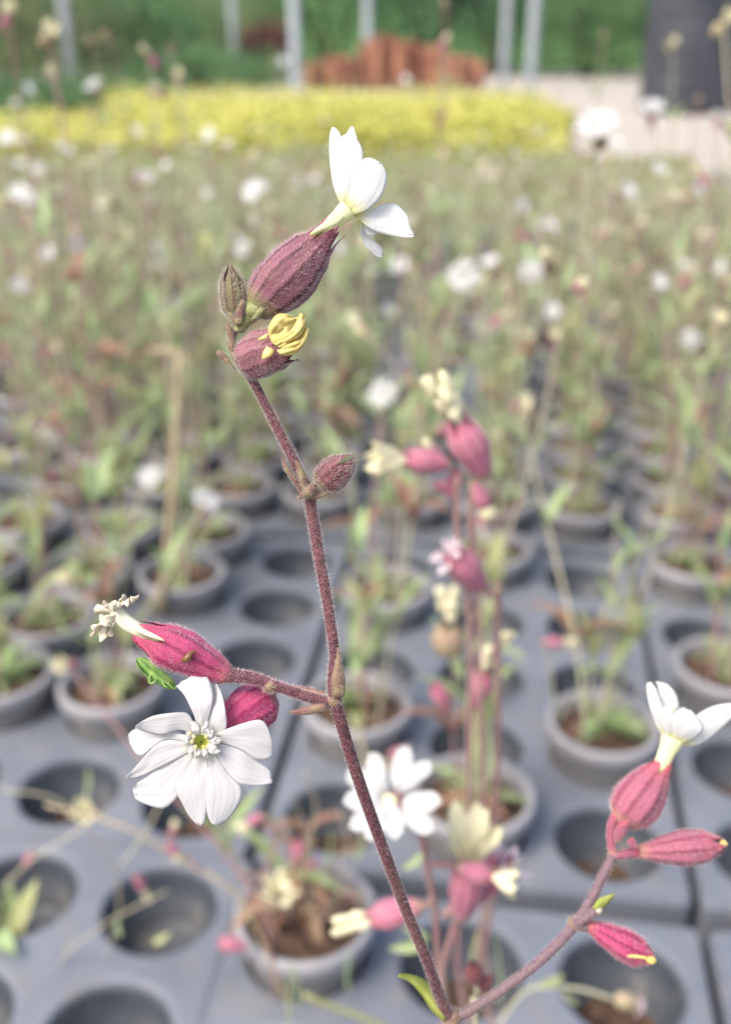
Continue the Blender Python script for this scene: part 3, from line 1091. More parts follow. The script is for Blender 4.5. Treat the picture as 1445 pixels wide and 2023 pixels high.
def shrub(loc, rx, ry, rz, mat, seed, label, name='shrub', cat='shrub', n=5000, leaf=0.09, group='shrubs behind the nursery'):
    r = empty(name, loc, label, cat, group)
    c = link('crown', foliage_mesh('crown', M[mat], rx, ry, rz, n, leaf, seed), r)
    rng = random.Random(seed + 5)
    b = MB()
    for i in range(5):
        a = rng.uniform(0, 2 * pi)
        e = Vector((rx * 0.5 * cos(a), ry * 0.5 * sin(a), rz * rng.uniform(0.9, 1.5)))
        b.add(*tube([Vector((0.05 * cos(a), 0.05 * sin(a), -0.05)), e * 0.5 + Vector((0, 0, rz * 0.12)), e], [0.05, 0.035, 0.012], 6, 3))
    link('trunk', b.mesh('trunk', M['bark']), r)
    return r


def at(px, y):                              # ground x of a photo column at world distance y (near the horizon)
    return (px - 722.5) / F_PX * y / 1.093


# grassy bank rising behind everything
bk = MB()
bk.add(*grid(lambda u, v: Vector((lerp(-60, 60, u), lerp(19.5, 60, v), 9.0 * (v ** 0.8) - 0.05 + 0.5 * noise.noise(Vector((u * 30, v * 9, 0))) * v)), 60, 24))
tag(link('grassy_bank', bk.mesh('grassy_bank', M['bank'])), kind='structure')

BG = [
    (40, 13.5, 1.5, 1.1, 0.75, 'fo_c', 'pale olive shrub at the far left behind the thin stems'),
    (95, 9.4, 0.95, 0.75, 0.15, 'fo_a', 'low green mound at the far left beside the yellow bed'),
    (200, 14.5, 1.3, 1.0, 0.7, 'fo_a', 'green shrub left of the bright mound, behind a grey post'),
    (410, 13.2, 1.15, 0.9, 0.26, 'fo_a', 'low bright green mound left of the orange stacks'),
    (300, 16.5, 1.5, 1.0, 0.8, 'fo_c', 'olive shrub rising behind the bright green mound'),
    (525, 14.6, 0.36, 0.36, 0.40, 'fo_r', 'dark red rounded shrub left of the orange stacks'),
    (470, 18.5, 1.7, 1.2, 1.2, 'fo_a', 'tall green shrub behind the dark red one'),
    (650, 18.0, 1.6, 1.2, 1.3, 'fo_a', 'mid green shrub behind the left end of the orange stacks'),
    (850, 18.4, 1.7, 1.2, 1.4, 'fo_b', 'dark green shrub in shade behind the orange stacks'),
    (980, 17.6, 1.3, 1.0, 1.3, 'fo_b', 'dark green shrub behind the pair of bright posts'),
    (1160, 16.6, 1.35, 1.0, 0.95, 'fo_a', 'bright green shrub between the bright post and the black drum'),
    (1290, 18.5, 1.6, 1.2, 1.2, 'fo_a', 'green shrub behind the black drum'),
    (1440, 17.0, 1.4, 1.1, 1.1, 'fo_c', 'olive shrub at the far right behind the drums'),
    (-60, 17.5, 1.7, 1.2, 1.2, 'fo_b', 'dark green shrub at the far left edge in the distance'),
    (120, 18.8, 1.7, 1.2, 1.3, 'fo_b', 'dark green shrub behind the left grey posts'),
]
for i, (px, y, rx, ry, rz, mt, lab) in enumerate(BG):
    shrub((at(px, y), y, 0.0), rx, ry, rz, mt, 30 + i, lab, n=4200 if rz > 0.5 else 3500, leaf=0.10 if rz > 0.5 else 0.07)

# galvanised posts of the nursery frame
b = MB()
b.add(*lathe([(0.0001, 0.0), (0.085, 0.0), (0.085, 0.02), (0.05, 0.022), (0.05, 3.2), (0.046, 3.202), (0.046, 3.26), (0.0001, 3.27)], 18))
POST = b.mesh('post_pipe', M['metal'])
b = MB()
b.add(*lathe([(0.0505, 1.2), (0.062, 1.2), (0.062, 1.26), (0.0505, 1.26)], 18))
CLAMP = b.mesh('post_clamp', M['metal'])
for px, y, sc, lab in [(583, 12.6, 1.1, 'grey metal post just left of the orange stacks'), (726, 14.2, 0.95, 'thin grey metal post crossing the orange stacks'),
                       (998, 13.0, 1.0, 'duller of the two grey posts right of the orange stacks'), (1052, 12.4, 1.15, 'brightest metal post, right of the orange stacks'),
                       (135, 12.8, 1.1, 'grey metal post near the left edge behind white blossoms'), (462, 14.4, 0.8, 'faint metal post left of the dark red shrub')]:
    r = empty('metal_post', (at(px, y), y, 0), lab, 'post', 'posts of the nursery frame')
    link('pipe', POST, r, Matrix.Diagonal((sc, sc, 1, 1)))
    link('clamp', CLAMP, r, Matrix.Diagonal((sc, sc, 1, 1)))

# stacks of nested rusty-orange pots
prof = [(0.0001, 0.0), (0.055, 0.0), (0.062, 0.10), (0.075, 0.10), (0.077, 0.14), (0.068, 0.14), (0.06, 0.05)]
b = MB()
b.add(*lathe(prof, 18))
CLAY = b.mesh('clay_pot', M['terra'])
rb = random.Random(4)
names = ['tall rust-orange stack of pots', 'rust-orange pot stack', 'short rust-orange pot stack']
xs = [612 + i * 22.5 for i in range(16)]
for i, px in enumerate(xs):
    y = 13.2 + rb.uniform(-0.12, 0.12)
    nlay = (4, 4, 5, 5, 5, 8, 9, 9, 8, 8, 7, 7, 6, 5, 5, 4)[i]
    place = 'left of the thin grey post' if i < 5 else 'right of the thin grey post' if i < 10 else 'next to the dull grey post'
    r = empty('pot_stack', (at(px, y), y, 0), '%s rust-orange stack of nested pots from the left, %s' %
              (['first', 'second', 'third', 'fourth', 'fifth', 'sixth', 'seventh', 'eighth', 'ninth', 'tenth', 'eleventh', 'twelfth', 'thirteenth', 'fourteenth', 'fifteenth', 'sixteenth'][i], place), 'pot stack', 'rust-orange stacks')
    r.rotation_euler.z = rb.uniform(0, 6)
    for q in range(nlay):
        link('pot', CLAY, r, Matrix.Translation((rb.uniform(-1, 1) * 0.004, 0, 0.002 + q * 0.055)))

# black drums
b = MB()
pr = [(0.0001, 0.0), (0.44, 0.0), (0.47, 0.03)]
for q in range(9):
    z = 0.06 + q * 0.14
    pr += [(0.478, z), (0.482, z + 0.02), (0.482, z + 0.05), (0.478, z + 0.07), (0.477, z + 0.10)]
pr += [(0.46, 1.36), (0.40, 1.42), (0.2, 1.46), (0.0001, 1.46)]
b.add(*lathe(pr, 40))
DRUM = b.mesh('drum_body', M['drum'])
b = MB()
b.add(*lathe([(0.0001, 1.455), (0.16, 1.455), (0.17, 1.46), (0.17, 1.51), (0.15, 1.53), (0.0001, 1.53)], 24))
LID = b.mesh('drum_lid', M['drum'])
for px, y, sc, lab in [(1362, 9.6, 0.78, 'black ribbed plastic drum at the top right, nearest one'), (1500, 10.6, 0.85, 'black plastic drum cut by the right photo edge behind the near drum')]:
    r = empty('water_drum', (at(px, y), y, 0), lab, 'drum')
    link('drum_body', DRUM, r, Matrix.Diagonal((sc, sc, 1, 1)))
    link('lid', LID, r, Matrix.Diagonal((sc, sc, 1, 1)))

# the bed of yellow blossom: a mass of small leafy stems nobody could count
ry = random.Random(8)
V, Fc, mi = [], [], []
for i in range(52000):
    y = ry.uniform(4.9, 8.8)
    xl, xr = at(-60, y) - 0.1, at(1135, y) + 0.12 * noise.noise(Vector((0, y * 2, 0)))
    x = ry.uniform(xl, xr)
    if y > 6.6 + 0.5 * noise.noise(Vector((x * 2, 1, 1))) and x < at(210, y) + 0.25 * noise.noise(Vector((y * 2, 3, 1))):
        continue
    hh = 0.215 + 0.085 * noise.noise(Vector((x * 1.3, y * 1.3, 0))) + 0.04 * noise.noise(Vector((x * 4, y * 4, 5)))
    fr_ = 4.95 + 0.45 * noise.noise(Vector((x * 1.1, 0, 4)))
    edge = clamp((y - fr_) / 0.3) * clamp((xr - x) / 0.3)
    if y < fr_ or noise.noise(Vector((x * 1.6, y * 1.6, 12))) < -0.48:
        continue
    t = ry.random() ** 0.5 * (1.35 if ry.random() < 0.05 else 1.0)
    z = hh * (0.35 + 0.65 * edge) * t
    fl_ = t > 0.72 and ry.random() < 0.85
    a = Vector((ry.uniform(-1, 1), ry.uniform(-1, 1), ry.uniform(-0.3, 0.6))).normalized()
    bb = a.cross(Vector((ry.uniform(-0.6, 0.6), ry.uniform(-0.6, 0.6), 1))).normalized()
    L = ry.uniform(0.018, 0.034) if fl_ else ry.uniform(0.03, 0.06)
    p = Vector((x, y, z + 0.01))
    o = len(V)
    V += [p - a * L * 0.5, p + bb * L * 0.4, p + a * L * 0.5, p - bb * L * 0.4]
    Fc.append((o, o + 1, o + 2, o + 3))
    mi.append(0 if fl_ else 1)
b = MB()
b.add(V, Fc)
b.m = mi
tag(link('yellow_flower_bed', b.mesh('yellow_flower_bed', [M['yel_fl'], M['yel_gr']], smooth=False)),
    'long bed of massed yellow blossom behind the campions', 'flower bed', kind='stuff')

# low pale undergrowth between the last trays and the yellow bed
V, Fc, mi = [], [], []
for i in range(30000):
    y = ry.uniform(3.8, 4.85)
    x = ry.uniform(-0.42 * y - 0.2, 0.30 * y)
    if noise.noise(Vector((x * 2.2, y * 2.2, 9))) < -0.28:
        continue
    t = ry.random()
    hh = 0.16 + 0.08 * noise.noise(Vector((x * 2, y * 2, 2)))
    p = Vector((x, y, hh * t + 0.01))
    a = Vector((ry.uniform(-1, 1), ry.uniform(-1, 1), ry.uniform(0.2, 1.6))).normalized()
    bb = a.cross(Vector((ry.uniform(-1, 1), ry.uniform(-1, 1), 0.2))).normalized()
    L = ry.uniform(0.03, 0.06)
    o = len(V)
    V += [p - a * L * 0.5, p + bb * L * 0.16, p + a * L * 0.5, p - bb * L * 0.16]
    Fc.append((o, o + 1, o + 2, o + 3))
    mi.append(ry.choice([0, 1, 1, 2]))
b = MB()
b.add(V, Fc)
b.m = mi
tag(link('pale_undergrowth', b.mesh('pale_undergrowth', [M['leaf'], M['leaf_y'], M['yel_gr']], smooth=False)),
    'low olive undergrowth in front of the yellow bed', 'undergrowth', kind='stuff')

# ------------------------------------------------------------------ the sharp campion in front
D0 = 0.188
Z1 = lambda x, y: (380 + x / 2.89, 220 + y / 2.89)
Z2 = lambda x, y: (150 + x / 2.535, 1140 + y / 2.535)
Z3 = lambda x, y: (520 + x / 2.89, 740 + y / 2.89)
Z4 = lambda x, y: (1000 + x / 2.879, 1320 + y / 2.879)
Z5 = lambda x, y: (640 + x / 2.89, 1440 + y / 2.89)
PXM = D0 / F_PX                              # metres per photo pixel at the focus
hero = empty('campion_plant', (0.0216, 0.199, ZT), 'tall sharp campion in front with hairy maroon stem and white flowers', 'plant')
rh = random.Random(3)


def hpart(name, b, mat, parent=None, merge=0, hair=0, hlen=0.0007, hmat='hair', axis=None, lean=0.4, solid=0.0, wd=0.000017):
    me = b.mesh(name, mat, merge=merge)
    o = wpart(name, me, hero, parent)
    if solid:
        md = o.modifiers.new('thickness', 'SOLIDIFY')
        md.thickness = solid
        md.offset = 0
    if hair:
        h = wpart('hair', hairs_mesh(b, int(hair * 0.8), hlen, rh, wd, axis, lean).mesh('hair', M[hmat], smooth=False), hero, o if not parent else parent)
        h['kind'] = 'stuff'
    return o


def dep(py):                                 # depth of the main stem by photo row
    return curve_at([(300, 0.189), (1400, 0.188), (1600, 0.195), (1800, 0.206), (2023, 0.219)], py)


def pstem(name, pts, rpx, mat='stem', hair=0, n=14, dfn=dep, hmat='hair', parent=None, sub=6, hlen=0.0006):
    ps = [P(q[0], q[1], q[2] if len(q) > 2 else dfn(q[1])) for q in pts]
    rr = rpx if isinstance(rpx, (list, tuple)) else [rpx]
    ks = [r * (q[2] if len(q) > 2 else dfn(q[1])) / F_PX for r, q in zip([rr[min(int(i * len(rr) / len(pts)), len(rr) - 1)] for i in range(len(pts))], pts)]
    b = MB()
    b.add(*tube(ps, ks, n, sub))
    return hpart(name, b, M[mat], parent, 0, hair, hlen, hmat, Vector((0, 0, 1)), 0.15)


# main stem, lower and upper internodes
pstem('stem', [(888, 2012), (866, 1960), (845, 1900), (800, 1792), (760, 1684), (716, 1562), (690, 1482), (668, 1405), (661, 1378)], [11.5, 11, 11, 11.5, 12, 12, 12, 13], hair=4500)
pstem('stem', [(660, 1385), (657, 1345), (660, 1310), (660, 1280), (648, 1195), (631, 1100), (616, 1010), (611, 975)], [12, 10, 10.5, 10.5, 10.5, 11, 11, 12], hair=5200)
pstem('stem', [(612, 978), (600, 950), (582, 912), (553, 855), (520, 790), (497, 748), (480, 724)], [11, 10.5, 10, 9.5, 9, 9, 9.5], hair=3400)
pstem('stem', [(482, 728), (466, 706), (457, 680), (462, 655), (470, 635), (478, 618), (489, 606)], [9, 8, 8, 8, 8, 9, 10], 'node', hair=1200, hmat='hairw')
pstem('stem', [(888, 2005, 0.219), (900, 2060, 0.223), (925, 2250, 0.235), (940, 2500, 0.25)], [13, 13, 13], 'stem_r')
g = P(940, 2500, 0.25)
b = MB()
b.add(*tube([g, g + Vector((0.01, 0.005, -0.08)), Vector((0.04, 0.205, 0.16)), Vector((0.0216, 0.199, 0.085))], 0.0018, 10, 5))
hpart('stem', b, M['stem_r'])
# swollen joints
for (px, py, rr, d) in [(661, 1384, 16, 0.188), (611, 972, 14, 0.188), (893, 2010, 19, 0.219)]:
    b = MB()
    k = d / F_PX
    b.add(*blob(P(px, py, d), (rr * k, rr * k, rr * k * 0.95), px, 16, 10, 0.15))
    hpart('joint', b, M['node'], hair=500, hmat='hairw')


def strip(edges, dd, zf, base, N=18, Mx=9, bulge=0.0008, tilt=0.0, wav=0.00025, seed=0.0, rag=1.0, wide=0.0):
    """a blade between two edge curves; dd = depth offsets (m) from base to tip, bulge towards the viewer"""
    L = resample([zf(*q) for q in edges[0]], N)
    Rr = resample([zf(*q) for q in edges[1]], N)
    if isinstance(dd, (int, float)):
        dd = (dd, dd)
    cp = [(i / (len(dd) - 1), v) for i, v in enumerate(dd)]

    def fn(u, v):
        j = min(int(round(v * N)), N)
        q = L[j].lerp(Rr[j], u + (u - 0.5) * 2 * wide * sin(pi * v))
        dirv = (L[j] + Rr[j] - L[max(j - 1, 0)] - Rr[max(j - 1, 0)])
        if v > 0.93 and dirv.length > 1e-6:
            q = q + dirv.normalized() * rag * (3.4 * noise.noise(Vector((u * 6.0 + seed, v * 2, seed))) + 1.5 * noise.noise(Vector((u * 17.0 + seed, 0, seed))))
        s = u * 2 - 1
        d = base + curve_at(cp, v) - bulge * (1 - s * s) * sin(pi * min(1, v * 0.9 + 0.1)) + tilt * s * v
        d += wav * noise.noise(Vector((u * 3 + seed, v * 4, seed * 1.7)))
        d += 0.00007 * sin(u * 26 + seed + 2 * noise.noise(Vector((u * 2, v * 3, seed)))) * sin(pi * v) + 0.0003 * noise.noise(Vector((u * 1.5 + seed, v * 2.2, 3.3))) * v
        return P(q.x, q.y, d)
    return grid(fn, Mx, N)


def petals(spec, zf, base, mat, parent, solid=0.00007, bk=0.5, wide=0.0):
    """spec: petals, each a list of lobes (left edge, right edge, depth offsets, bulge, tilt)"""
    for i, lobes in enumerate(spec):
        b = MB()
        for q, lb in enumerate(lobes):
            b.add(*strip((lb[0], lb[1]), lb[2], zf, base, bulge=(lb[3] if len(lb) > 3 else 0.0007) * bk, tilt=lb[4] if len(lb) > 4 else 0.0, seed=i * 3.1 + q * 1.7, wide=wide))
        hpart('petal', b, M[mat], parent, solid=solid)


def calyx(base, tip, R, prof, mat, hair, hl=0.0008, hmat='hair', roll=0.3, vt=0.78, rib=0.035, wob=0.10, seed=0.0, open_=0.0, tpow=0.8, ribs=10):
    L = (tip - base).length
    Mx = align(base, tip, roll)
    v, f, u = calyx_geo(L, R, prof, 8, 36, vt, rib, ribs, wob, seed, tpow, open_)
    b = MB()
    b.add(v, f, u, 0, Mx)
    return hpart('calyx', b, M[mat], None, 1e-7, hair, hl, hmat, (tip - base).normalized(), 0.45)


def ctube(parent, pts, rpx, d, mat='tube', n=18):
    b = MB()
    b.add(*tube([P(q[0], q[1], q[2] if len(q) > 2 else d) for q in pts], [r * d / F_PX for r in rpx], n, 5))
    return hpart('corolla_tube', b, M[mat], parent)


# --- top flower, seen from the side
PROF_T = [(0, 0.30), (0.03, 0.5), (0.12, 0.80), (0.3, 1.0), (0.5, 1.0), (0.68, 0.82), (0.8, 0.55), (0.9, 0.44), (1, 0.40)]
ct = calyx(P(*Z1(352, 1148), 0.1885), P(*Z1(822, 652), 0.1875), 0.0050, PROF_T, 'cal_top', 5500, 0.0008, 'hairp', 0.45, 0.76, 0.045, 0.08, 1.0, 0.1, 0.7)
ctube(ct, [Z1(700, 760), Z1(770, 680), Z1(830, 615), Z1(890, 560)], [12, 13, 16, 21], 0.188)
petals([
    [[[(850, 540), (805, 420), (785, 280), (783, 150), (795, 92)], [(880, 520), (870, 350), (860, 220), (850, 135), (815, 92)], (0.0, 0.002, 0.003), 0.0005],
     [[(890, 450), (880, 250), (878, 140), (902, 87)], [(940, 450), (960, 260), (945, 160), (920, 86)], (0.001, 0.004, 0.005), 0.0004]],
    [[[(850, 545), (825, 430), (812, 320), (822, 220), (855, 142), (880, 128)], [(915, 550), (930, 460), (962, 360), (978, 260), (965, 195), (925, 145), (898, 128)], (0.0, 0.0002, 0.001), 0.0010]],
    [[[(880, 540), (898, 450), (925, 350), (970, 280), (1010, 265), (1058, 283)], [(925, 594), (990, 572), (1040, 537), (1085, 482), (1113, 400), (1105, 340), (1078, 292)], (-0.001, -0.0025, -0.004), 0.0010]],
    [[[(920, 590), (1000, 570), (1070, 540), (1150, 524), (1200, 558), (1228, 600), (1240, 655), (1264, 692)], [(935, 605), (1000, 656), (1060, 691), (1150, 713), (1220, 722), (1256, 721), (1270, 710)], (0.0, 0.0003, -0.001), 0.0009]],
    [[[(940, 620), (955, 690), (985, 762), (1020, 802), (1055, 829), (1083, 831)], [(975, 620), (985, 690), (1020, 725), (1060, 755), (1088, 785), (1089, 818)], (0.001, 0.003, 0.004), 0.0005],
     [[(975, 630), (988, 690), (1005, 708), (1030, 713)], [(1020, 640), (1050, 678), (1058, 692), (1045, 709)], (0.001, 0.002, 0.002), 0.0004]],
], Z1, 0.188, 'petal_t', ct)
# pale cleft of the calyx through which the tube shows
b = MB()
b.add(*strip(([(668, 706), (700, 672), (745, 640), (790, 585), (830, 560)], [(680, 712), (730, 690), (790, 660), (835, 640), (870, 600)]), (-0.0040, -0.0046, -0.0028, -0.0012), Z1, 0.188, 12, 5, 0.0003))
hpart('claw', b, M['tube'], ct, solid=0.0001)


def bract(edges, zf, d, mat='bract', bulge=0.0004, hair=150, dd=0.0):
    b = MB()
    b.add(*strip(edges, dd, zf, d, 12, 5, bulge, rag=0.0))
    return hpart('bract', b, M[mat], hair=hair, hmat='hairw', hlen=0.0006, solid=0.0002)


M['bract_g'] = m_stem('green_bract', (0.17, 0.19, 0.06), (0.26, 0.27, 0.11), (0.20, 0.10, 0.08), 500)
b = MB()
b.add(*blob(P(*Z1(352, 1140), 0.187), (0.0017, 0.0016, 0.0015), 6, 18, 12, 0.2))
hpart('receptacle', b, M['bract_g'], hair=400, hmat='hairw')
pstem('pedicel', [(*Z1(268, 1250), 0.188), (*Z1(300, 1205), 0.1878), (*Z1(330, 1165), 0.1878), (*Z1(362, 1128), 0.188)], [9, 12, 17, 22], 'bract_g', hair=900, hmat='hairw')
bract(([(335, 1190), (362, 1150), (392, 1115), (420, 1074)], [(358, 1190), (390, 1160), (412, 1122), (423, 1076)]), Z1, 0.1856, 'bract_g', 0.0001, 200)
# bud at its left
cb = calyx(P(*Z1(250, 1190), 0.188), P(*Z1(212, 862), 0.1885), 0.00245, PROF_EGG, 'cal_bud', 2600, 0.0008, 'hairw', 0.2, 0.6, 0.05, 0.08, 2.0)
bract(([(240, 1215), (240, 1170), (255, 1120), (284, 1072)], [(280, 1215), (290, 1170), (298, 1120), (290, 1072)]), Z1, 0.1858, 'bract', 0.0002, 250)
bract(([(255, 1230), (215, 1180), (190, 1130), (178, 1085)], [(285, 1215), (250, 1165), (215, 1120), (184, 1083)]), Z1, 0.1868, 'bract')
pstem('stem', [(*Z1(262, 1260), 0.188), (*Z1(265, 1215), 0.188), (*Z1(252, 1180), 0.188)], [9, 9, 10], 'bract_g', hair=500, hmat='hairw')
# torn bud with crumpled yellow petals
PROF_TORN = [(0, 0.35), (0.06, 0.62), (0.2, 0.92), (0.45, 1.0), (0.7, 0.92), (0.85, 0.82), (1, 0.78)]
cy = calyx(P(*Z1(262, 1440), 0.1875), P(*Z1(560, 1318), 0.1845), 0.0042, PROF_TORN, 'cal_torn', 3600, 0.0008, 'hairw', 0.9, 0.78, 0.05, 0.16, 5.0, 0.02, 0.6)
b = MB()


def crumple(u, v):
    th, ph = 2 * pi * u, pi * v
    d = Vector((sin(ph) * cos(th), sin(ph) * sin(th), -cos(ph)))
    k = 0.97 + 0.26 * (0.5 - abs(noise.noise(d * 1.5 + Vector((4, 1, 7)))) * 2) - 0.2 * abs(noise.noise(d * 2.9 + Vector((1, 8, 2)))) + 0.05 * noise.noise(d * 6)
    q = Vector((d.x * 0.0033, d.y * 0.0032, d.z * 0.0037)) * k
    return q


gv = grid(crumple, 48, 32, True)
b.add(*gv, 0, align(P(*Z1(548, 1278), 0.1835), P(*Z1(700, 1215), 0.183)))
hpart('crumpled_petals', b, M['yellow'], cy)
for i, (e1, e2, d) in enumerate([
        ([(436, 1300), (438, 1230), (478, 1166), (530, 1156), (572, 1180)], [(470, 1310), (500, 1262), (540, 1232), (575, 1212), (598, 1186)], 0.1806),
        ([(468, 1330), (530, 1280), (585, 1222), (612, 1160), (628, 1158)], [(500, 1350), (560, 1320), (622, 1272), (648, 1222), (640, 1172)], 0.1797),
        ([(470, 1350), (540, 1330), (600, 1298), (640, 1256), (655, 1225)], [(505, 1394), (560, 1392), (615, 1360), (655, 1300), (664, 1244)], 0.1802)]):
    b = MB()
    b.add(*strip((e1, e2), (0.0022, 0.0, 0.0006), Z1, d, 20, 12, 0.0011, 0.0, 0.0012, i * 5.3 + 1, 1.5))
    hpart('petal_fold', b, M['yellow'], cy, solid=0.00015)
b = MB()
b.add(*strip(([(425, 1340), (405, 1375), (395, 1412)], [(468, 1362), (455, 1395), (415, 1412)]), 0, Z1, 0.1812, 8, 4, 0.0003))
b.add(*strip(([(425, 1270), (400, 1285), (375, 1300)], [(430, 1300), (405, 1302), (380, 1305)]), 0, Z1, 0.1815, 8, 4, 0.0002))
hpart('petal_scrap', b, M['yellow'], cy, solid=0.0001)
bract(([(250, 1475), (190, 1435), (150, 1400), (136, 1378)], [(225, 1450), (205, 1405), (175, 1375), (148, 1366)]), Z1, 0.1870, 'bract', hair=250)
bract(([(222, 1370), (210, 1300), (195, 1250), (188, 1208)], [(242, 1370), (240, 1300), (228, 1245), (196, 1206)]), Z1, 0.1872, 'bract', hair=200)
# --- upper joint: dark bud and sheathing bracts
cdk = calyx(P(*Z3(318, 640), 0.187), P(*Z3(526, 462), 0.1865), 0.0029, PROF_EGG, 'cal_dark', 2800, 0.0008, 'hair', 0.5, 0.6, 0.05, 0.12, 7.0)
pstem('stem', [(*Z3(262, 680), 0.188), (*Z3(300, 660), 0.1875), (*Z3(325, 635), 0.187)], [9, 8, 9], 'node', hair=500, hmat='hairw')
bract(([(215, 690), (160, 600), (115, 530), (104, 470)], [(235, 660), (190, 590), (140, 520), (112, 468)]), Z3, 0.1865, 'bract', 0.0006, 300)
bract(([(215, 690), (200, 600), (190, 540), (188, 498)], [(262, 640), (250, 590), (225, 530), (196, 496)]), Z3, 0.1868, 'bract', 0.0006, 300)
bract(([(280, 715), (330, 700), (390, 672), (435, 660)], [(290, 690), (340, 685), (390, 662), (432, 655)]), Z3, 0.1865, 'bract', 0.0003, 200)
b = MB()
b.add(*blob((0, 0, 0), (0.0010, 0.0009, 0.0018), 4, 14, 10, 0.25), 0, align(P(*Z3(258, 668), 0.1862), P(*Z3(300, 640), 0.186)))
hpart('bud', b, M['bract'], hair=400, hmat='hair')
bract(([(305, 640), (292, 590), (296, 550)], [(325, 635), (308, 590), (304, 548)]), Z3, 0.1862, 'bract', 0.0002, 120)

# --- lower joint, left branch
pstem('branch', [(660, 1390), (640, 1385), (600, 1374), (565, 1362), (535, 1352), (500, 1340), (470, 1336), (452, 1334)], [12, 11, 10.5, 10.5, 11, 12, 13, 15], 'stem', hair=3200, hmat='hairp')
pstem('branch', [(642, 1374, 0.1895), (610, 1364, 0.190), (580, 1360, 0.190), (552, 1357, 0.190)], [7, 6.5, 6, 5], 'bract', hair=500, hmat='hairp')
bract(([(1260, 660), (1190, 685), (1120, 690), (1062, 680)], [(1250, 630), (1180, 640), (1120, 660), (1064, 674)]), Z2, 0.1865, 'bract', 0.0004, 300)
bract(([(1285, 600), (1280, 520), (1300, 430), (1312, 350)], [(1345, 600), (1350, 520), (1335, 430), (1318, 350)]), Z2, 0.1862, 'node', 0.0007, 450)
b = MB()
b.add(*blob(P(*Z2(970, 545), 0.1878), (0.0012, 0.0012, 0.0011), 3, 16, 10, 0.2))
hpart('joint', b, M['node'], hair=500, hmat='hairp')

cp_ = calyx(P(*Z2(775, 500), 0.188), P(*Z2(302, 262), 0.1868), 0.0041, PROF_B, 'cal_pink', 3600, 0.0006, 'hairp', 1.25, 0.72, 0.035, 0.14, 3.0, 0.0, 0.75, 8)
ctube(cp_, [Z2(430, 325), Z2(340, 278), Z2(270, 240), Z2(215, 195), Z2(190, 170)], [9, 13, 15, 15, 13], 0.1868, 'tube_c')
b = MB()
b.add(*strip(([(445, 318), (400, 290), (340, 262), (290, 235)], [(447, 322), (400, 312), (345, 292), (300, 275)]), (-0.004, -0.0038, -0.0026, -0.0014), Z2, 0.1868, 10, 5, 0.0003))
hpart('claw', b, M['tube_c'], cp_, solid=0.0001)
for i, (x0, y0, x1, y1, wpx, dz) in enumerate([(215, 165, 235, 88, 24, 0.0), (235, 130, 262, 120, 22, -0.0008), (262, 125, 310, 98, 20, -0.001), (205, 180, 95, 160, 30, 0.0004), (190, 170, 140, 120, 32, 0.001),
                                               (195, 185, 130, 235, 34, -0.0006), (160, 215, 85, 265, 26, 0.0), (150, 235, 118, 320, 26, 0.0006), (185, 215, 172, 295, 18, 0.001), (130, 230, 80, 300, 22, 0.0012), (225, 150, 170, 140, 34, -0.0012)]):
    b = MB()
    a0, a1 = P(*Z2(x0, y0), 0.1865 + dz), P(*Z2(x1, y1), 0.1858 + dz * 1.5)
    L = (a1 - a0).length
    k = 0.1865 / F_PX / 2.535

    def wl(u, v, i=i, L=L, wpx=wpx, k=k):
        th = 2 * pi * u
        r = wpx * 0.72 * k * curve_at([(0, 0.5), (0.3, 0.85), (0.75, 1.0), (0.93, 0.8), (1, 0.05)], v)
        q = Vector((cos(th) * 1.2, sin(th) * 1.2, v * 3.5 + i * 4))
        r *= 1 + 0.7 * noise.noise(q * 1.3) + 0.25 * noise.noise(q * 3.0)
        tw = v * 2.4 + i
        bx = 0.18 * L * noise.noise(Vector((v * 2, i * 5.1, 0)))
        xx, yy = r * cos(th) * 1.25, r * sin(th) * 0.42 + r * 0.35 * cos(th) ** 2
        return Vector((xx * cos(tw) - yy * sin(tw) + bx * v, xx * sin(tw) + yy * cos(tw) + bx * 0.6, L * v * 1.06))
    b.add(*grid(wl, 18, 16, True), 0, align(a0, a1, i))
    hpart('withered_petal', b, M['wilt'], cp_)

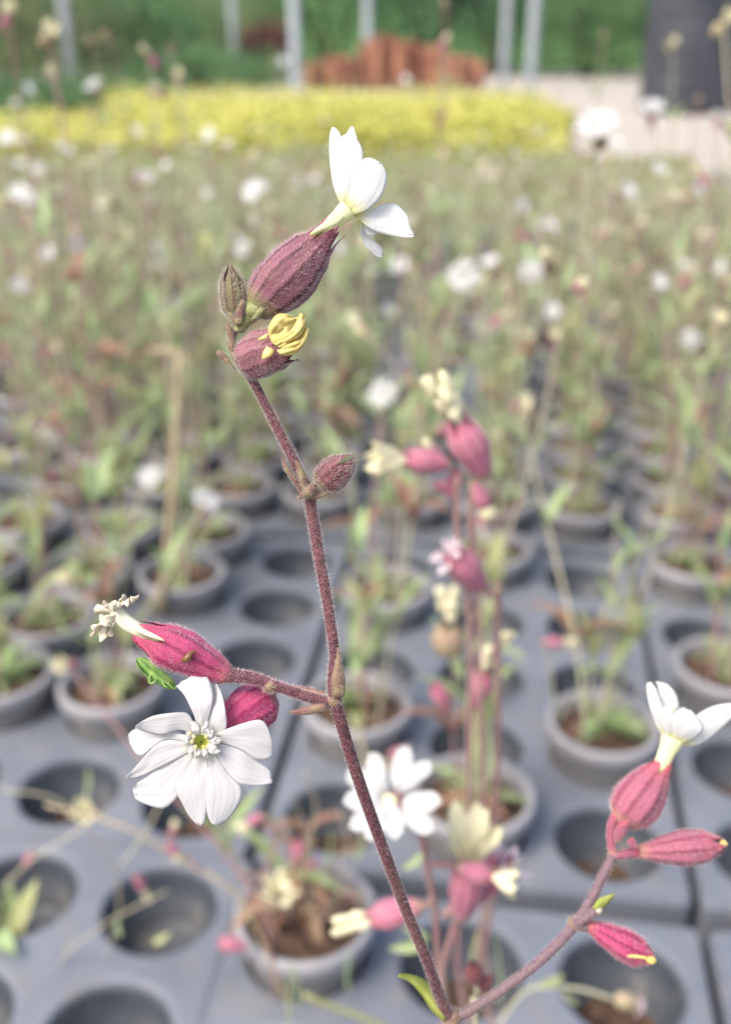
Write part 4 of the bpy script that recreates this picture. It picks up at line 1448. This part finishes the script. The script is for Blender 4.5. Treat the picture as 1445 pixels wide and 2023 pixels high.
# --- calyx of the front-facing flower, foreshortened, and the flower
cq = calyx(P(*Z2(972, 598), 0.1955), P(*Z2(690, 790), 0.1862), 0.0045, [(0, 0.4), (0.06, 0.72), (0.2, 0.96), (0.4, 1.0), (0.65, 0.8), (0.85, 0.5), (1, 0.4)], 'cal_ball', 3600, 0.0006, 'hairp', 0.2, 0.97, 0.05, 0.06, 4.0)
pstem('branch', [(*Z2(970, 545), 0.189), (*Z2(990, 570), 0.192), (*Z2(968, 600), 0.1945)], [9, 8, 10], 'bract', hair=300, hmat='hairp')
FL = [
    [[[(612, 790), (598, 705), (575, 642), (545, 587), (500, 546)], [(645, 790), (657, 722), (675, 660), (682, 590), (665, 520), (630, 458)], (0.0, -0.0006, 0.0015), 0.0006, 0.0005],
     [[(645, 790), (655, 730), (668, 668), (690, 590), (690, 542)], [(720, 790), (752, 750), (744, 662), (727, 582), (704, 536)], (0.0003, -0.0002, 0.002), 0.0005, -0.0012]],
    [[[(660, 800), (760, 762), (850, 735), (918, 723), (950, 740), (975, 798), (982, 835)], [(660, 818), (760, 836), (840, 866), (905, 908), (960, 911), (987, 890), (986, 850)], (0.0002, 0.0, 0.001), 0.0008, 0.0006],
     [[(660, 820), (780, 853), (850, 880), (920, 935), (960, 960), (980, 988)], [(665, 850), (720, 942), (750, 1006), (800, 1030), (900, 1042), (984, 1034)], (0.0, 0.0004, 0.0016), 0.0008, -0.0004]],
    [[[(655, 850), (664, 1000), (660, 1100), (660, 1180), (675, 1226), (698, 1241)], [(680, 850), (740, 960), (792, 1020), (823, 1060), (820, 1120), (770, 1200), (716, 1243)], (0.0, 0.0, 0.001), 0.0007, 0.0004],
     [[(610, 860), (560, 972), (520, 1030), (508, 1070), (535, 1130), (570, 1200), (612, 1244)], [(650, 855), (663, 1000), (658, 1090), (653, 1160), (645, 1220), (630, 1248)], (0.0, 0.0001, 0.0012), 0.0007, -0.0003]],
    [[[(600, 860), (450, 945), (370, 1000), (310, 1030), (284, 1060)], [(620, 870), (545, 1005), (510, 1085), (470, 1130), (430, 1153), (350, 1136), (300, 1112), (288, 1082)], (0.0, 0.0008, 0.0018), 0.0006, 0.0],
     [[(600, 830), (470, 820), (410, 840), (360, 885), (290, 960), (249, 1001)], [(605, 858), (450, 934), (390, 964), (330, 995), (270, 1010), (252, 1010)], (-0.0001, 0.0, 0.0016), 0.0007, 0.0005]],
    [[[(600, 800), (470, 775), (380, 762), (300, 762), (266, 784), (261, 802)], [(600, 825), (460, 812), (410, 830), (370, 860), (325, 896), (290, 872), (268, 822)], (0.0, 0.0007, 0.002), 0.0006, 0.0],
     [[(610, 770), (572, 700), (545, 682), (480, 685), (380, 700), (310, 735), (299, 746)], [(605, 800), (530, 765), (480, 772), (430, 786), (370, 777), (320, 766), (297, 756)], (0.0, -0.0012, -0.0004), 0.0008, 0.0008]],
]
petals(FL, Z2, 0.1842, 'petal', cq, bk=0.15, wide=0.055)
# throat, coronal scales, anthers
b = MB()
cx, cy_ = Z2(627, 826)


def throat(u, v):
    an = 2 * pi * u
    r = (42 / 2.535) * (1 - v) + 2 * v
    return P(cx + r * cos(an) * (1 + 0.1 * sin(5 * an)), cy_ + r * sin(an), 0.1832 + 0.0022 * v ** 0.6)


b.add(*grid(throat, 30, 8, True))
hpart('throat', b, M['throat'], cq)
rc = random.Random(21)
for i in range(10):
    an = 2 * pi * i / 10 + rc.uniform(-0.12, 0.12)
    r0, r1 = 36, rc.uniform(86, 122)
    wv = rc.uniform(0.24, 0.32)
    e1 = [(627 + r0 * cos(an - wv * 1.3), 826 + r0 * sin(an - wv * 1.3)), (627 + 0.6 * r1 * cos(an - wv * 1.2), 826 + 0.6 * r1 * sin(an - wv * 1.2)), (627 + r1 * cos(an - wv * 0.3), 826 + r1 * sin(an - wv * 0.3))]
    e2 = [(627 + r0 * cos(an + wv * 1.3), 826 + r0 * sin(an + wv * 1.3)), (627 + 0.6 * r1 * cos(an + wv * 1.2), 826 + 0.6 * r1 * sin(an + wv * 1.2)), (627 + r1 * 0.93 * cos(an + wv * 0.4), 826 + r1 * 0.93 * sin(an + wv * 0.4))]
    b = MB()
    b.add(*strip((e1, e2), (-0.0009, -0.0016, -0.0012 + rc.uniform(-0.0003, 0.0004)), Z2, 0.1842, 12, 7, 0.0002, 0, 0.0006, i * 2.3, 2.2))
    hpart('coronal_scale', b, M['corona'], cq, solid=0.0001)
for (x, y) in [(570, 782), (590, 800), (580, 825), (652, 800), (600, 850), (640, 850)]:
    b = MB()
    b.add(*blob(P(*Z2(x, y), 0.1822), (0.00028, 0.00028, 0.00034), x, 10, 8, 0.3))
    hpart('anther', b, M['anther'], cq)

# --- right branch
dr = lambda py: curve_at([(1340, 0.228), (1700, 0.226), (2023, 0.219)], py)
pstem('branch', [(893, 2014), (940, 1990), (1000, 1950), (1060, 1905), (1110, 1857), (1140, 1822), (1165, 1785), (1190, 1735), (1208, 1700), (1213, 1688)], [11, 10.5, 10, 10, 10.5, 10.5, 9.5, 9, 9, 10], 'stem_r', dfn=dr, hair=2600)
pstem('branch', [(1213, 1690, 0.226), (1208, 1655, 0.226), (1212, 1625, 0.226), (1226, 1605, 0.226)], [9, 9, 10, 11], 'cal_rose', hair=500, hmat='hairp')
pstem('branch', [(1213, 1690, 0.226), (1235, 1688, 0.226), (1262, 1682, 0.226)], [8, 9, 11], 'cal_rose', hair=400, hmat='hairp')
pstem('branch', [(1132, 1826, 0.2235), (1148, 1820, 0.222), (1168, 1806, 0.221), (1181, 1798, 0.221)], [9, 9, 9, 8], 'stem_r', hair=300)
pstem('branch', [(1132, 1824, 0.2235), (1145, 1828, 0.223), (1160, 1831, 0.223)], [10, 10, 11], 'stem_r', hair=300)
PROF_R = [(0, 0.28), (0.05, 0.6), (0.18, 0.92), (0.35, 1.0), (0.55, 0.93), (0.72, 0.7), (0.86, 0.45), (1, 0.36)]
ca = calyx(P(*Z4(655, 890), 0.2265), P(*Z4(915, 520), 0.2275), 0.0053, PROF_R, 'cal_rose', 2600, 0.0007, 'hairp', 0.3, 0.78, 0.05, 0.06, 8.0, 0.0, 0.8, 8)
ctube(ca, [Z4(860, 590), Z4(890, 540), Z4(920, 470), Z4(955, 395)], [13, 15, 17, 24], 0.2272)
petals([
    [[[(900, 400), (850, 310), (815, 200), (801, 120), (804, 84)], [(940, 390), (935, 300), (915, 250), (890, 200), (860, 120), (830, 79)], (0.0, -0.001, -0.001), 0.0008],
     [[(910, 330), (880, 180), (862, 95), (850, 77)], [(955, 250), (986, 215), (972, 150), (925, 95), (868, 75)], (0.001, 0.002, 0.003), 0.0006]],
    [[[(915, 400), (893, 320), (893, 260), (904, 214)], [(960, 405), (975, 340), (960, 270), (927, 225)], (-0.001, -0.002, -0.002), 0.0006]],
    [[[(945, 410), (948, 320), (955, 262), (1000, 230), (1028, 230)], [(1010, 430), (1090, 390), (1127, 340), (1095, 285), (1062, 245)], (-0.002, -0.004, -0.004), 0.0010]],
    [[[(985, 410), (1040, 330), (1090, 265), (1180, 216), (1281, 198), (1335, 200)], [(1000, 440), (1080, 443), (1160, 402), (1230, 342), (1300, 272), (1350, 222)], (0.0, 0.0, -0.001), 0.0010]],
    [[[(930, 400), (935, 300), (950, 230), (975, 215)], [(985, 400), (1015, 310), (1020, 250), (1005, 222)], (0.002, 0.004, 0.005), 0.0006]],
], Z4, 0.2272, 'petal_t', ca)
bract(([(620, 990), (618, 930), (640, 885), (655, 872)], [(655, 985), (690, 940), (706, 890), (700, 868)]), Z4, 0.2215, 'cal_rose', 0.0005, 200)
ce = calyx(P(*Z4(735, 1048), 0.226), P(*Z4(1255, 1000), 0.2275), 0.0038, PROF_SLIM, 'cal_rose', 2200, 0.0007, 'hairp', 0.1, 0.8, 0.05, 0.05, 9.0, 0.0, 0.9, 8)
b = MB()
b.add(*blob(P(*Z4(1240, 997), 0.2272), (0.0009, 0.0007, 0.0007), 2, 12, 8, 0.3))
hpart('petal_tip', b, M['yellow'], ce)
cg = calyx(P(*Z4(455, 1452), 0.223), P(*Z4(852, 1668), 0.2215), 0.0034, PROF_SLIM, 'cal_pink', 2200, 0.0007, 'hairp', 0.7, 0.76, 0.04, 0.08, 10.0, 0.0, 0.9, 8)
b = MB()
b.add(*blob(P(*Z4(828, 1660), 0.2195), (0.0011, 0.0009, 0.0008), 5, 12, 8, 0.3))
b.add(*strip(([(690, 1632), (740, 1630), (800, 1640)], [(700, 1646), (745, 1652), (800, 1656)]), 0, Z4, 0.2180, 8, 4, 0.0003))
hpart('petal_tip', b, M['yellow'], cg)
bract(([(735, 1030), (700, 1010), (690, 985), (715, 965)], [(760, 1015), (745, 990), (738, 975), (725, 966)]), Z4, 0.2225, 'cal_rose', 0.0004, 100)
bract(([(495, 1370), (520, 1320), (570, 1295), (620, 1282)], [(530, 1380), (570, 1350), (600, 1315), (622, 1284)]), Z4, 0.2205, 'leaf_h', 0.0004, 0)
b = MB()
b.add(*blob(P(1136, 1824, 0.2236), (0.0015, 0.0014, 0.0013), 9, 16, 10, 0.25))
hpart('joint', b, M['node'], hair=400, hmat='hairw')
b = MB()
b.add(*blob(P(1182, 1797, 0.221), (0.0010, 0.0009, 0.0009), 3, 12, 8, 0.3))
hpart('stub', b, M['wilt'])
# leaves at the fork
b = MB()
b.add(*strip(([(690, 1670), (620, 1610), (575, 1540), (520, 1470), (470, 1430), (425, 1410)], [(700, 1640), (660, 1560), (620, 1480), (570, 1430), (500, 1405), (430, 1398)]), (0.0, 0.002, 0.001), Z5, 0.2175, 16, 8, 0.0015, 0.002, rag=0.0))
hpart('leaf', b, M['leaf_h'], solid=0.0003)
b = MB()
b.add(*strip(([(690, 1660), (680, 1590), (672, 1530), (668, 1490)], [(745, 1660), (730, 1600), (700, 1540), (672, 1488)]), (0.0, 0.001, 0.002), Z5, 0.2205, 12, 6, 0.001, 0.0, rag=0.0))
hpart('leaf', b, M['leaf_h'], solid=0.0003)
# its own pot, below the frame
hp = link('pot', POT, hero, Matrix.Translation((0, 0, 0)))
link('rim', RIM, hp)
link('soil', SOIL[0], hp)

# ------------------------------------------------------------------ the two small animals on it
ins = empty('green_insect', P(*Z2(400, 480), 0.191), 'small green insect clinging under the left pink calyx', 'insect')


def ipart(name, b, mat, parent=None):
    o = bpy.data.objects.new(name, b.mesh(name, M[mat]))
    COL.objects.link(o)
    if parent:
        o.parent = parent
    else:
        o.parent = ins
        o.location = -ins.location
    return o


b = MB()
b.add(*tube([P(*Z2(x, y), 0.191) for x, y in ((306, 408), (325, 425), (370, 462), (420, 500), (470, 535), (500, 555))], [0.0003, 0.0011, 0.0015, 0.0014, 0.0011, 0.0003], 16, 5))
ib = ipart('body', b, 'insect')
b = MB()
b.add(*strip(([(303, 410), (330, 455), (372, 500), (420, 530), (470, 548)], [(310, 404), (350, 430), (395, 465), (440, 505), (478, 540)]), 0, Z2, 0.1896, 12, 5, 0.0008))
b.add(*tube([P(*Z2(x, y), 0.1897) for x, y in ((300, 412), (325, 460), (365, 497), (410, 512))], 0.00012, 6, 4))
ipart('wing_case', b, 'insect', ib)
b = MB()
b.add(*tube([P(*Z2(x, y), 0.1896) for x, y in ((303, 405), (312, 440), (345, 480), (390, 505))], 0.00022, 6, 4))
ipart('wing_edge', b, 'insect_d', ib)
for pts in [((410, 490), (395, 525), (365, 530), (360, 500)), ((430, 515), (440, 540), (452, 552), (460, 545)), ((460, 530), (480, 552), (495, 560), (500, 552)), ((380, 475), (370, 500), (372, 530), (380, 538))]:
    b = MB()
    b.add(*tube([P(*Z2(x, y), 0.1892) for x, y in pts], [0.0002, 0.00016, 0.0001], 6, 4))
    ipart('leg', b, 'insect')
b = MB()
b.add(*tube([P(*Z2(x, y), 0.1892) for x, y in ((440, 530), (452, 545), (455, 552))], 0.00012, 6, 3))
ipart('antenna', b, 'insect_d')
lv = empty('brown_larva', P(*Z2(570, 395), 0.1832), 'tiny brown curled larva on the left pink calyx', 'larva')
b = MB()
b.add(*tube([P(*Z2(x, y), d) - lv.location for x, y, d in ((536, 405, 0.1838), (545, 412, 0.1833), (558, 405, 0.1830), (570, 388, 0.1830), (585, 378, 0.1832), (606, 375, 0.1836))], [0.0003, 0.00062, 0.0007, 0.0005, 0.0003, 0.00012], 12, 5))
link('body', b.mesh('body', M['larva']), lv)
b = MB()
b.add(*blob(P(*Z2(538, 404), 0.1834) - lv.location, (0.0004, 0.0004, 0.0004), 3, 10, 8, 0.1))
link('head', b.mesh('head', M['larva']), lv)

# ------------------------------------------------------------------ the softer campions just behind
def soft_plant(name, base, label):
    r = empty(name, base, label, 'plant', 'soft-focus campions close behind')
    return r


def sst(root, pts, y, rpx, mat='pstem', ground=True):
    """stem through photo points on the vertical sheet at distance y (list of (px, py[, y]))"""
    ps = [PY(q[0], q[1], q[2] if len(q) > 2 else y) for q in pts]
    if ground:
        ps = ps + [Vector((lerp(ps[-1].x, root.location.x, 0.6), lerp(ps[-1].y, root.location.y, 0.6), lerp(ps[-1].z, 0.085, 0.6))), Vector((root.location.x, root.location.y, 0.083))]
    b = MB()
    b.add(*tube([q - root.location for q in ps], rpx, 8, 4))
    return link('stem', b.mesh('stem', M[mat]), root)


def sfl(root, p0, p1, y, kind, cal='pink', fat=1.0, roll=0.4, dz=0.0, k=1.0):
    """flower from photo point p0 to p1 (calyx base and mouth)"""
    a, e = PY(*p0, y), PY(*p1, y + dz)
    L = (e - a).length
    return near_flower(root, a, e, kind, cal, L / 0.018 * k, roll, fat)


def sleaf(root, p0, p1, wpx, y, mat='leaf', dz=0.0):
    a, e = PY(*p0, y), PY(*p1, y + dz)
    Mx = align(a, e, 0)
    L = (e - a).length
    W_ = wpx * y * 1.1 / F_PX

    def fn(u, v):
        s = u * 2 - 1
        ww = W_ * 0.5 * sin(pi * v ** 0.8) ** 0.8
        return Vector((s * ww, -0.3 * abs(s) * ww + 0.12 * L * v * v, L * v))
    b = MB()
    b.add(*grid(fn, 4, 10), 0, Matrix.Translation(-root.location) @ Mx)
    return link('leaf', b.mesh('leaf', M[mat]), root)


# A: flower behind the sharp stem and the cream cluster at its right
YA = 0.285
pa = soft_plant('campion_plant', (cell(0, -1, 1, 2).x, cell(0, -1, 1, 2).y, ZT), 'soft-focus campion with a white flower and a cluster of cream blossoms beside the sharp stem')
sst(pa, [(816, 1603), (837, 1665), (848, 1734), (861, 1803), (868, 1924), (885, 2040)], YA, 0.0012)
sst(pa, [(908, 1800), (890, 1855), (874, 1925), (878, 2020)], YA, 0.0013)
sfl(pa, (808, 1610), (764, 1582), YA, 'open', 'pink', 1.0, 0.1, -0.013, 0.93)
sfl(pa, (912, 1815), (934, 1690), YA, 'half', 'pink', 0.92, 0.2, 0.0, 0.92)
sfl(pa, (905, 1712), (978, 1736), YA - 0.008, 'half', 'pink', 1.15, 0.9, -0.004, 1.0)
sfl(pa, (938, 1775), (1005, 1690), YA + 0.008, 'pinkw', 'pink', 1.0, 0.5)
sfl(pa, (838, 1788), (725, 1818), YA, 'wilt', 'pink', 0.95, 0.3)
sst(pa, [(855, 1770), (848, 1785), (838, 1790)], YA, 0.0012, ground=False)
sst(pa, [(842, 1705), (870, 1708), (905, 1712)], YA, 0.0013, ground=False)
sst(pa, [(880, 1810), (895, 1795), (910, 1812)], YA, 0.0018, ground=False)
sleaf(pa, (900, 1712), (910, 1675), 14, YA, 'leaf_red')
sleaf(pa, (845, 1860), (770, 1880), 40, YA + 0.05)
sleaf(pa, (850, 1850), (790, 1835), 34, YA + 0.05)
sleaf(pa, (836, 1685), (800, 1720), 30, YA + 0.06)

# B: upper pink cluster
YB = 0.36
pb = soft_plant('campion_plant', (cell(0, -1, 2, 2).x, cell(0, -1, 2, 2).y, ZT), 'soft-focus campion with the high cluster of pink calyces right of the dark bud')
sst(pb, [(905, 940), (903, 1000), (908, 1080), (925, 1180), (930, 1300), (928, 1420), (925, 1600), (920, 2000)], YB, 0.0012)
sst(pb, [(935, 950), (930, 1020), (938, 1110), (945, 1200), (950, 1400), (960, 1700), (965, 2000)], YB, 0.0010)
sst(pb, [(985, 1150), (985, 1250), (984, 1500), (975, 1750), (968, 2010)], YB + 0.01, 0.0013)
sfl(pb, (962, 945), (900, 822), YB, 'wilt', 'pink', 1.0, 0.2)
sfl(pb, (892, 918), (792, 906), YB, 'half', 'pink', 0.95, 0.3, -0.003, 1.0)
sfl(pb, (880, 910), (840, 872), YB + 0.03, 'bud', 'slim', 1.0, 0.3, 0.0, 0.8)
sfl(pb, (935, 948), (962, 1008), YB, 'bud', 'slim', 1.2, 0.3, 0, 1.0)
sfl(pb, (905, 975), (858, 955), YB + 0.01, 'none', 'pink', 0.9, 0.3)
sfl(pb, (890, 985), (905, 925), YB + 0.004, 'none', 'pink', 1.0, 0.9)
sfl(pb, (957, 1165), (885, 1080), YB, 'pinkw', 'pink', 0.95, 0.4, -0.004, 0.98)
sst(pb, [(975, 1175), (965, 1170), (955, 1162)], YB, 0.0016, ground=False)
sfl(pb, (940, 1170), (932, 1100), YB + 0.02, 'none', 'green', 0.9, 0.4)
sfl(pb, (985, 1175), (984, 1140), YB, 'none', 'egg', 0.8, 0.4)
sfl(pb, (935, 1400), (960, 1320), YB + 0.05, 'wilt', 'pink', 1.0, 0.4)
sfl(pb, (890, 1410), (858, 1350), YB + 0.06, 'none', 'slim', 1.1, 0.4)
sfl(pb, (945, 1320), (985, 1275), YB + 0.05, 'wilt', 'slim', 1.0, 0.2)
sfl(pb, (888, 1295), (888, 1215), YB + 0.12, 'wilt', 'green', 1.4, 0.2)
sleaf(pb, (950, 1590), (920, 1410), 42, YB + 0.04, 'leaf_y')
sleaf(pb, (960, 1560), (985, 1390), 40, YB + 0.04, 'leaf')
sleaf(pb, (930, 1960), (938, 1790), 34, YB + 0.02, 'leaf_y')
sleaf(pb, (985, 1985), (1000, 1840), 36, YB + 0.02, 'leaf')
sleaf(pb, (905, 1420), (870, 1330), 30, YB + 0.08, 'leaf_y')
# C: small dark buds beside the fork
pc = soft_plant('campion_plant', (0.09, 0.28, ZT), 'short soft-focus campion shoot with two dark maroon buds beside the fork')
YC = 0.235
sst(pc, [(938, 1925), (945, 1970), (944, 2040)], YC, 0.0008, 'bstem')
for (a, e, f) in [((940, 1940), (934, 1898), 1.2), ((950, 1962), (985, 1968), 1.0), ((948, 1955), (978, 1925), 0.8)]:
    c = sfl(pc, a, e, YC, 'none', 'egg', f * 1.1, 0.3, 0, 1.6)
CALS['dark'] = cal_proto(0.011, 0.003, PROF_EGG, M['cal_dark'])
for o in pc.children:
    if o.name.startswith('calyx'):
        o.data = CALS['dark']
# D: lying stem at the bottom right with a pale blossom
pd = soft_plant('campion_plant', (0.12, 0.40, ZT), 'soft-focus trailing stem with pinkish white blossom at the bottom right')
sst(pd, [(1215, 1975), (1150, 1955), (1060, 1950), (1010, 1990), (985, 2060)], 0.40, 0.0010, 'bstem')
sfl(pd, (1215, 1972), (1268, 1985), 0.40, 'pinkw', 'green', 1.1, 0.4)
sleaf(pd, (1110, 1955), (1140, 1985), 30, 0.40, 'leaf_y')
sleaf(pd, (1060, 1950), (1120, 1930), 26, 0.40, 'leaf_y')
# E: lying dry stems across the left trays, with cream blossoms and pink calyces
pe = soft_plant('campion_plant', (-0.02, 0.42, ZT), 'soft-focus withered campion shoots lying over the empty cells at lower left')
YE = 0.50
sst(pe, [(340, 1690), (390, 1715), (440, 1745), (490, 1800), (560, 1960), (600, 2060)], YE, 0.0012, 'straw')
sst(pe, [(90, 1590), (170, 1610), (260, 1640), (340, 1690)], YE, 0.0009, 'straw', False)
sst(pe, [(330, 1650), (345, 1680), (400, 1720)], YE, 0.0012, 'pstem', False)
sst(pe, [(520, 1610), (545, 1660), (520, 1760), (545, 1960), (560, 2060)], YE, 0.0011, 'pstem')
sfl(pe, (520, 1612), (478, 1632), YE, 'half', 'pink', 1.1, 0.4, 0, 0.75)
sfl(pe, (330, 1660), (350, 1690), YE, 'bud', 'slim', 1.2, 0.4)
sfl(pe, (340, 1655), (345, 1630), YE + 0.03, 'bud', 'slim', 1.2, 0.4)
sfl(pe, (545, 1790), (545, 1757), YE, 'half', 'green', 1.2, 0.4, -0.01, 0.9)
sfl(pe, (490, 1870), (430, 1862), YE, 'none', 'pink', 1.0, 0.4)
sfl(pe, (180, 1610), (166, 1598), YE + 0.04, 'half', 'green', 1.0, 0.4, -0.015, 0.9)
sfl(pe, (590, 1710), (592, 1660), YE + 0.04, 'none', 'slim', 1.2, 0.4)
sleaf(pe, (165, 1580), (180, 1520), 40, YE + 0.1)
sleaf(pe, (240, 1850), (225, 1800), 34, YE)
sleaf(pe, (300, 1860), (340, 1845), 26, YE, 'leaf_y')
sleaf(pe, (585, 2000), (590, 1900), 44, YE - 0.08)
sleaf(pe, (575, 2023), (560, 1920), 40, YE - 0.08, 'leaf_y')
sleaf(pe, (690, 1960), (680, 1880), 40, YE - 0.06)
for pts in ([(0, 1560), (120, 1585), (215, 1700), (235, 1800), (205, 1900)], [(90, 2010), (120, 1900), (200, 1830), (330, 1760)], [(230, 1720), (290, 1640), (330, 1560), (380, 1500)],
            [(0, 1760), (60, 1700), (140, 1650), (210, 1600)], [(500, 1740), (440, 1650), (420, 1580)], [(620, 1800), (600, 1700), (625, 1600), (600, 1520)], [(660, 1790), (690, 1690), (670, 1600)]):
    sst(pe, pts, YE + 0.03, 0.0007, 'bstem', False)
for a_, e_, kd in (((118, 1930), (106, 1972), 'none'), ((62, 1680), (52, 1712), 'none'), ((265, 1725), (285, 1760), 'wilt'), ((600, 1720), (628, 1700), 'none'), ((690, 1850), (650, 1870), 'none')):
    sfl(pe, a_, e_, YE + 0.04, kd, 'pink', 0.8, 0.3)
for a_, e_ in (((15, 1960), (35, 1870)), ((-5, 1930), (10, 1850)), ((560, 1660), (520, 1590)), ((640, 1720), (665, 1640)), ((700, 1700), (725, 1640))):
    sleaf(pe, a_, e_, 36, YE + 0.06)
sleaf(ROOTS[(0, 0, 2, 1)], (1088, 1440), (1098, 1535), 34, 0.715, 'leaf_red')
sleaf(ROOTS[(0, 0, 2, 1)], (1130, 1450), (1150, 1420), 40, 0.74, 'leaf_red')
sst(pe, [(600, 1965), (660, 1990), (740, 2020), (800, 2060)], YE - 0.1, 0.0016, 'leaf_y', False)
# F: straggling blossoms over the middle cells
pf = soft_plant('campion_plant', (-0.012, 0.80, ZT), 'soft-focus campion shoot with pale pink blossoms just behind the soft white flower')
sst(pf, [(790, 1490), (770, 1500), (740, 1560)], 0.60, 0.0012, 'straw')
sfl(pf, (770, 1492), (815, 1484), 0.60, 'pinkw', 'pink', 1.0, 0.3, -0.01, 0.8)
pg_ = soft_plant('campion_plant', (0.2, 0.83, ZT), 'small soft-focus campion with one red calyx above the wide pot at right')
sst(pg_, [(1070, 1268), (1085, 1300), (1100, 1420)], 0.72, 0.0010, 'bstem')
sfl(pg_, (1070, 1268), (1122, 1270), 0.72, 'wilt', 'slim', 1.2, 0.3, 0, 0.9)
# weeds sprouting from the left cells
pw = empty('weed_seedling', (cell(-1, -1, 1, 4).x, cell(-1, -1, 1, 4).y, ZT - 0.045), 'light green weed seedling sprouting from an empty cell at the left edge', 'weed')
rw = random.Random(5)
for i in range(14):
    az = rw.uniform(0, 6.28)
    leaf_at(pw, Vector((0.012 * cos(az), 0.012 * sin(az), rw.uniform(0.0, 0.03))), az, rw.uniform(0.1, 0.7), rw.uniform(0.7, 1.3), rw.choice([0, 2, 4]), True)
b = MB()
for i in range(4):
    b.add(*tube([Vector((0, 0, 0)), Vector((rw.uniform(-0.02, 0.02), rw.uniform(-0.02, 0.02), 0.05))], 0.0012, 5, 2))
link('stem', b.mesh('stem', M['bstem']), pw)
# dry stalk
ds = empty('dry_stalk', PZ(318, 1215, ZT), 'straight dry straw-coloured stalk leaning up between the pots at left', 'stalk')
b = MB()
b.add(*tube([q - ds.location for q in (PZ(318, 1215, ZT), PY(335, 1050, 0.95), PY(348, 880, 0.94), PY(356, 700, 0.93))], [0.0050, 0.0048, 0.0042, 0.0034], 10, 5))
dk = link('cane', b.mesh('cane', M['straw']), ds)
b = MB()
q = PY(356, 700, 0.93) - ds.location
b.add(*tube([q, q + Vector((-0.012, 0, 0.004)), q + Vector((-0.032, 0, 0.003))], [0.003, 0.0025, 0.001], 8, 4))
link('broken_tip', b.mesh('broken_tip', M['straw']), ds)
print('objects', len(bpy.data.objects))
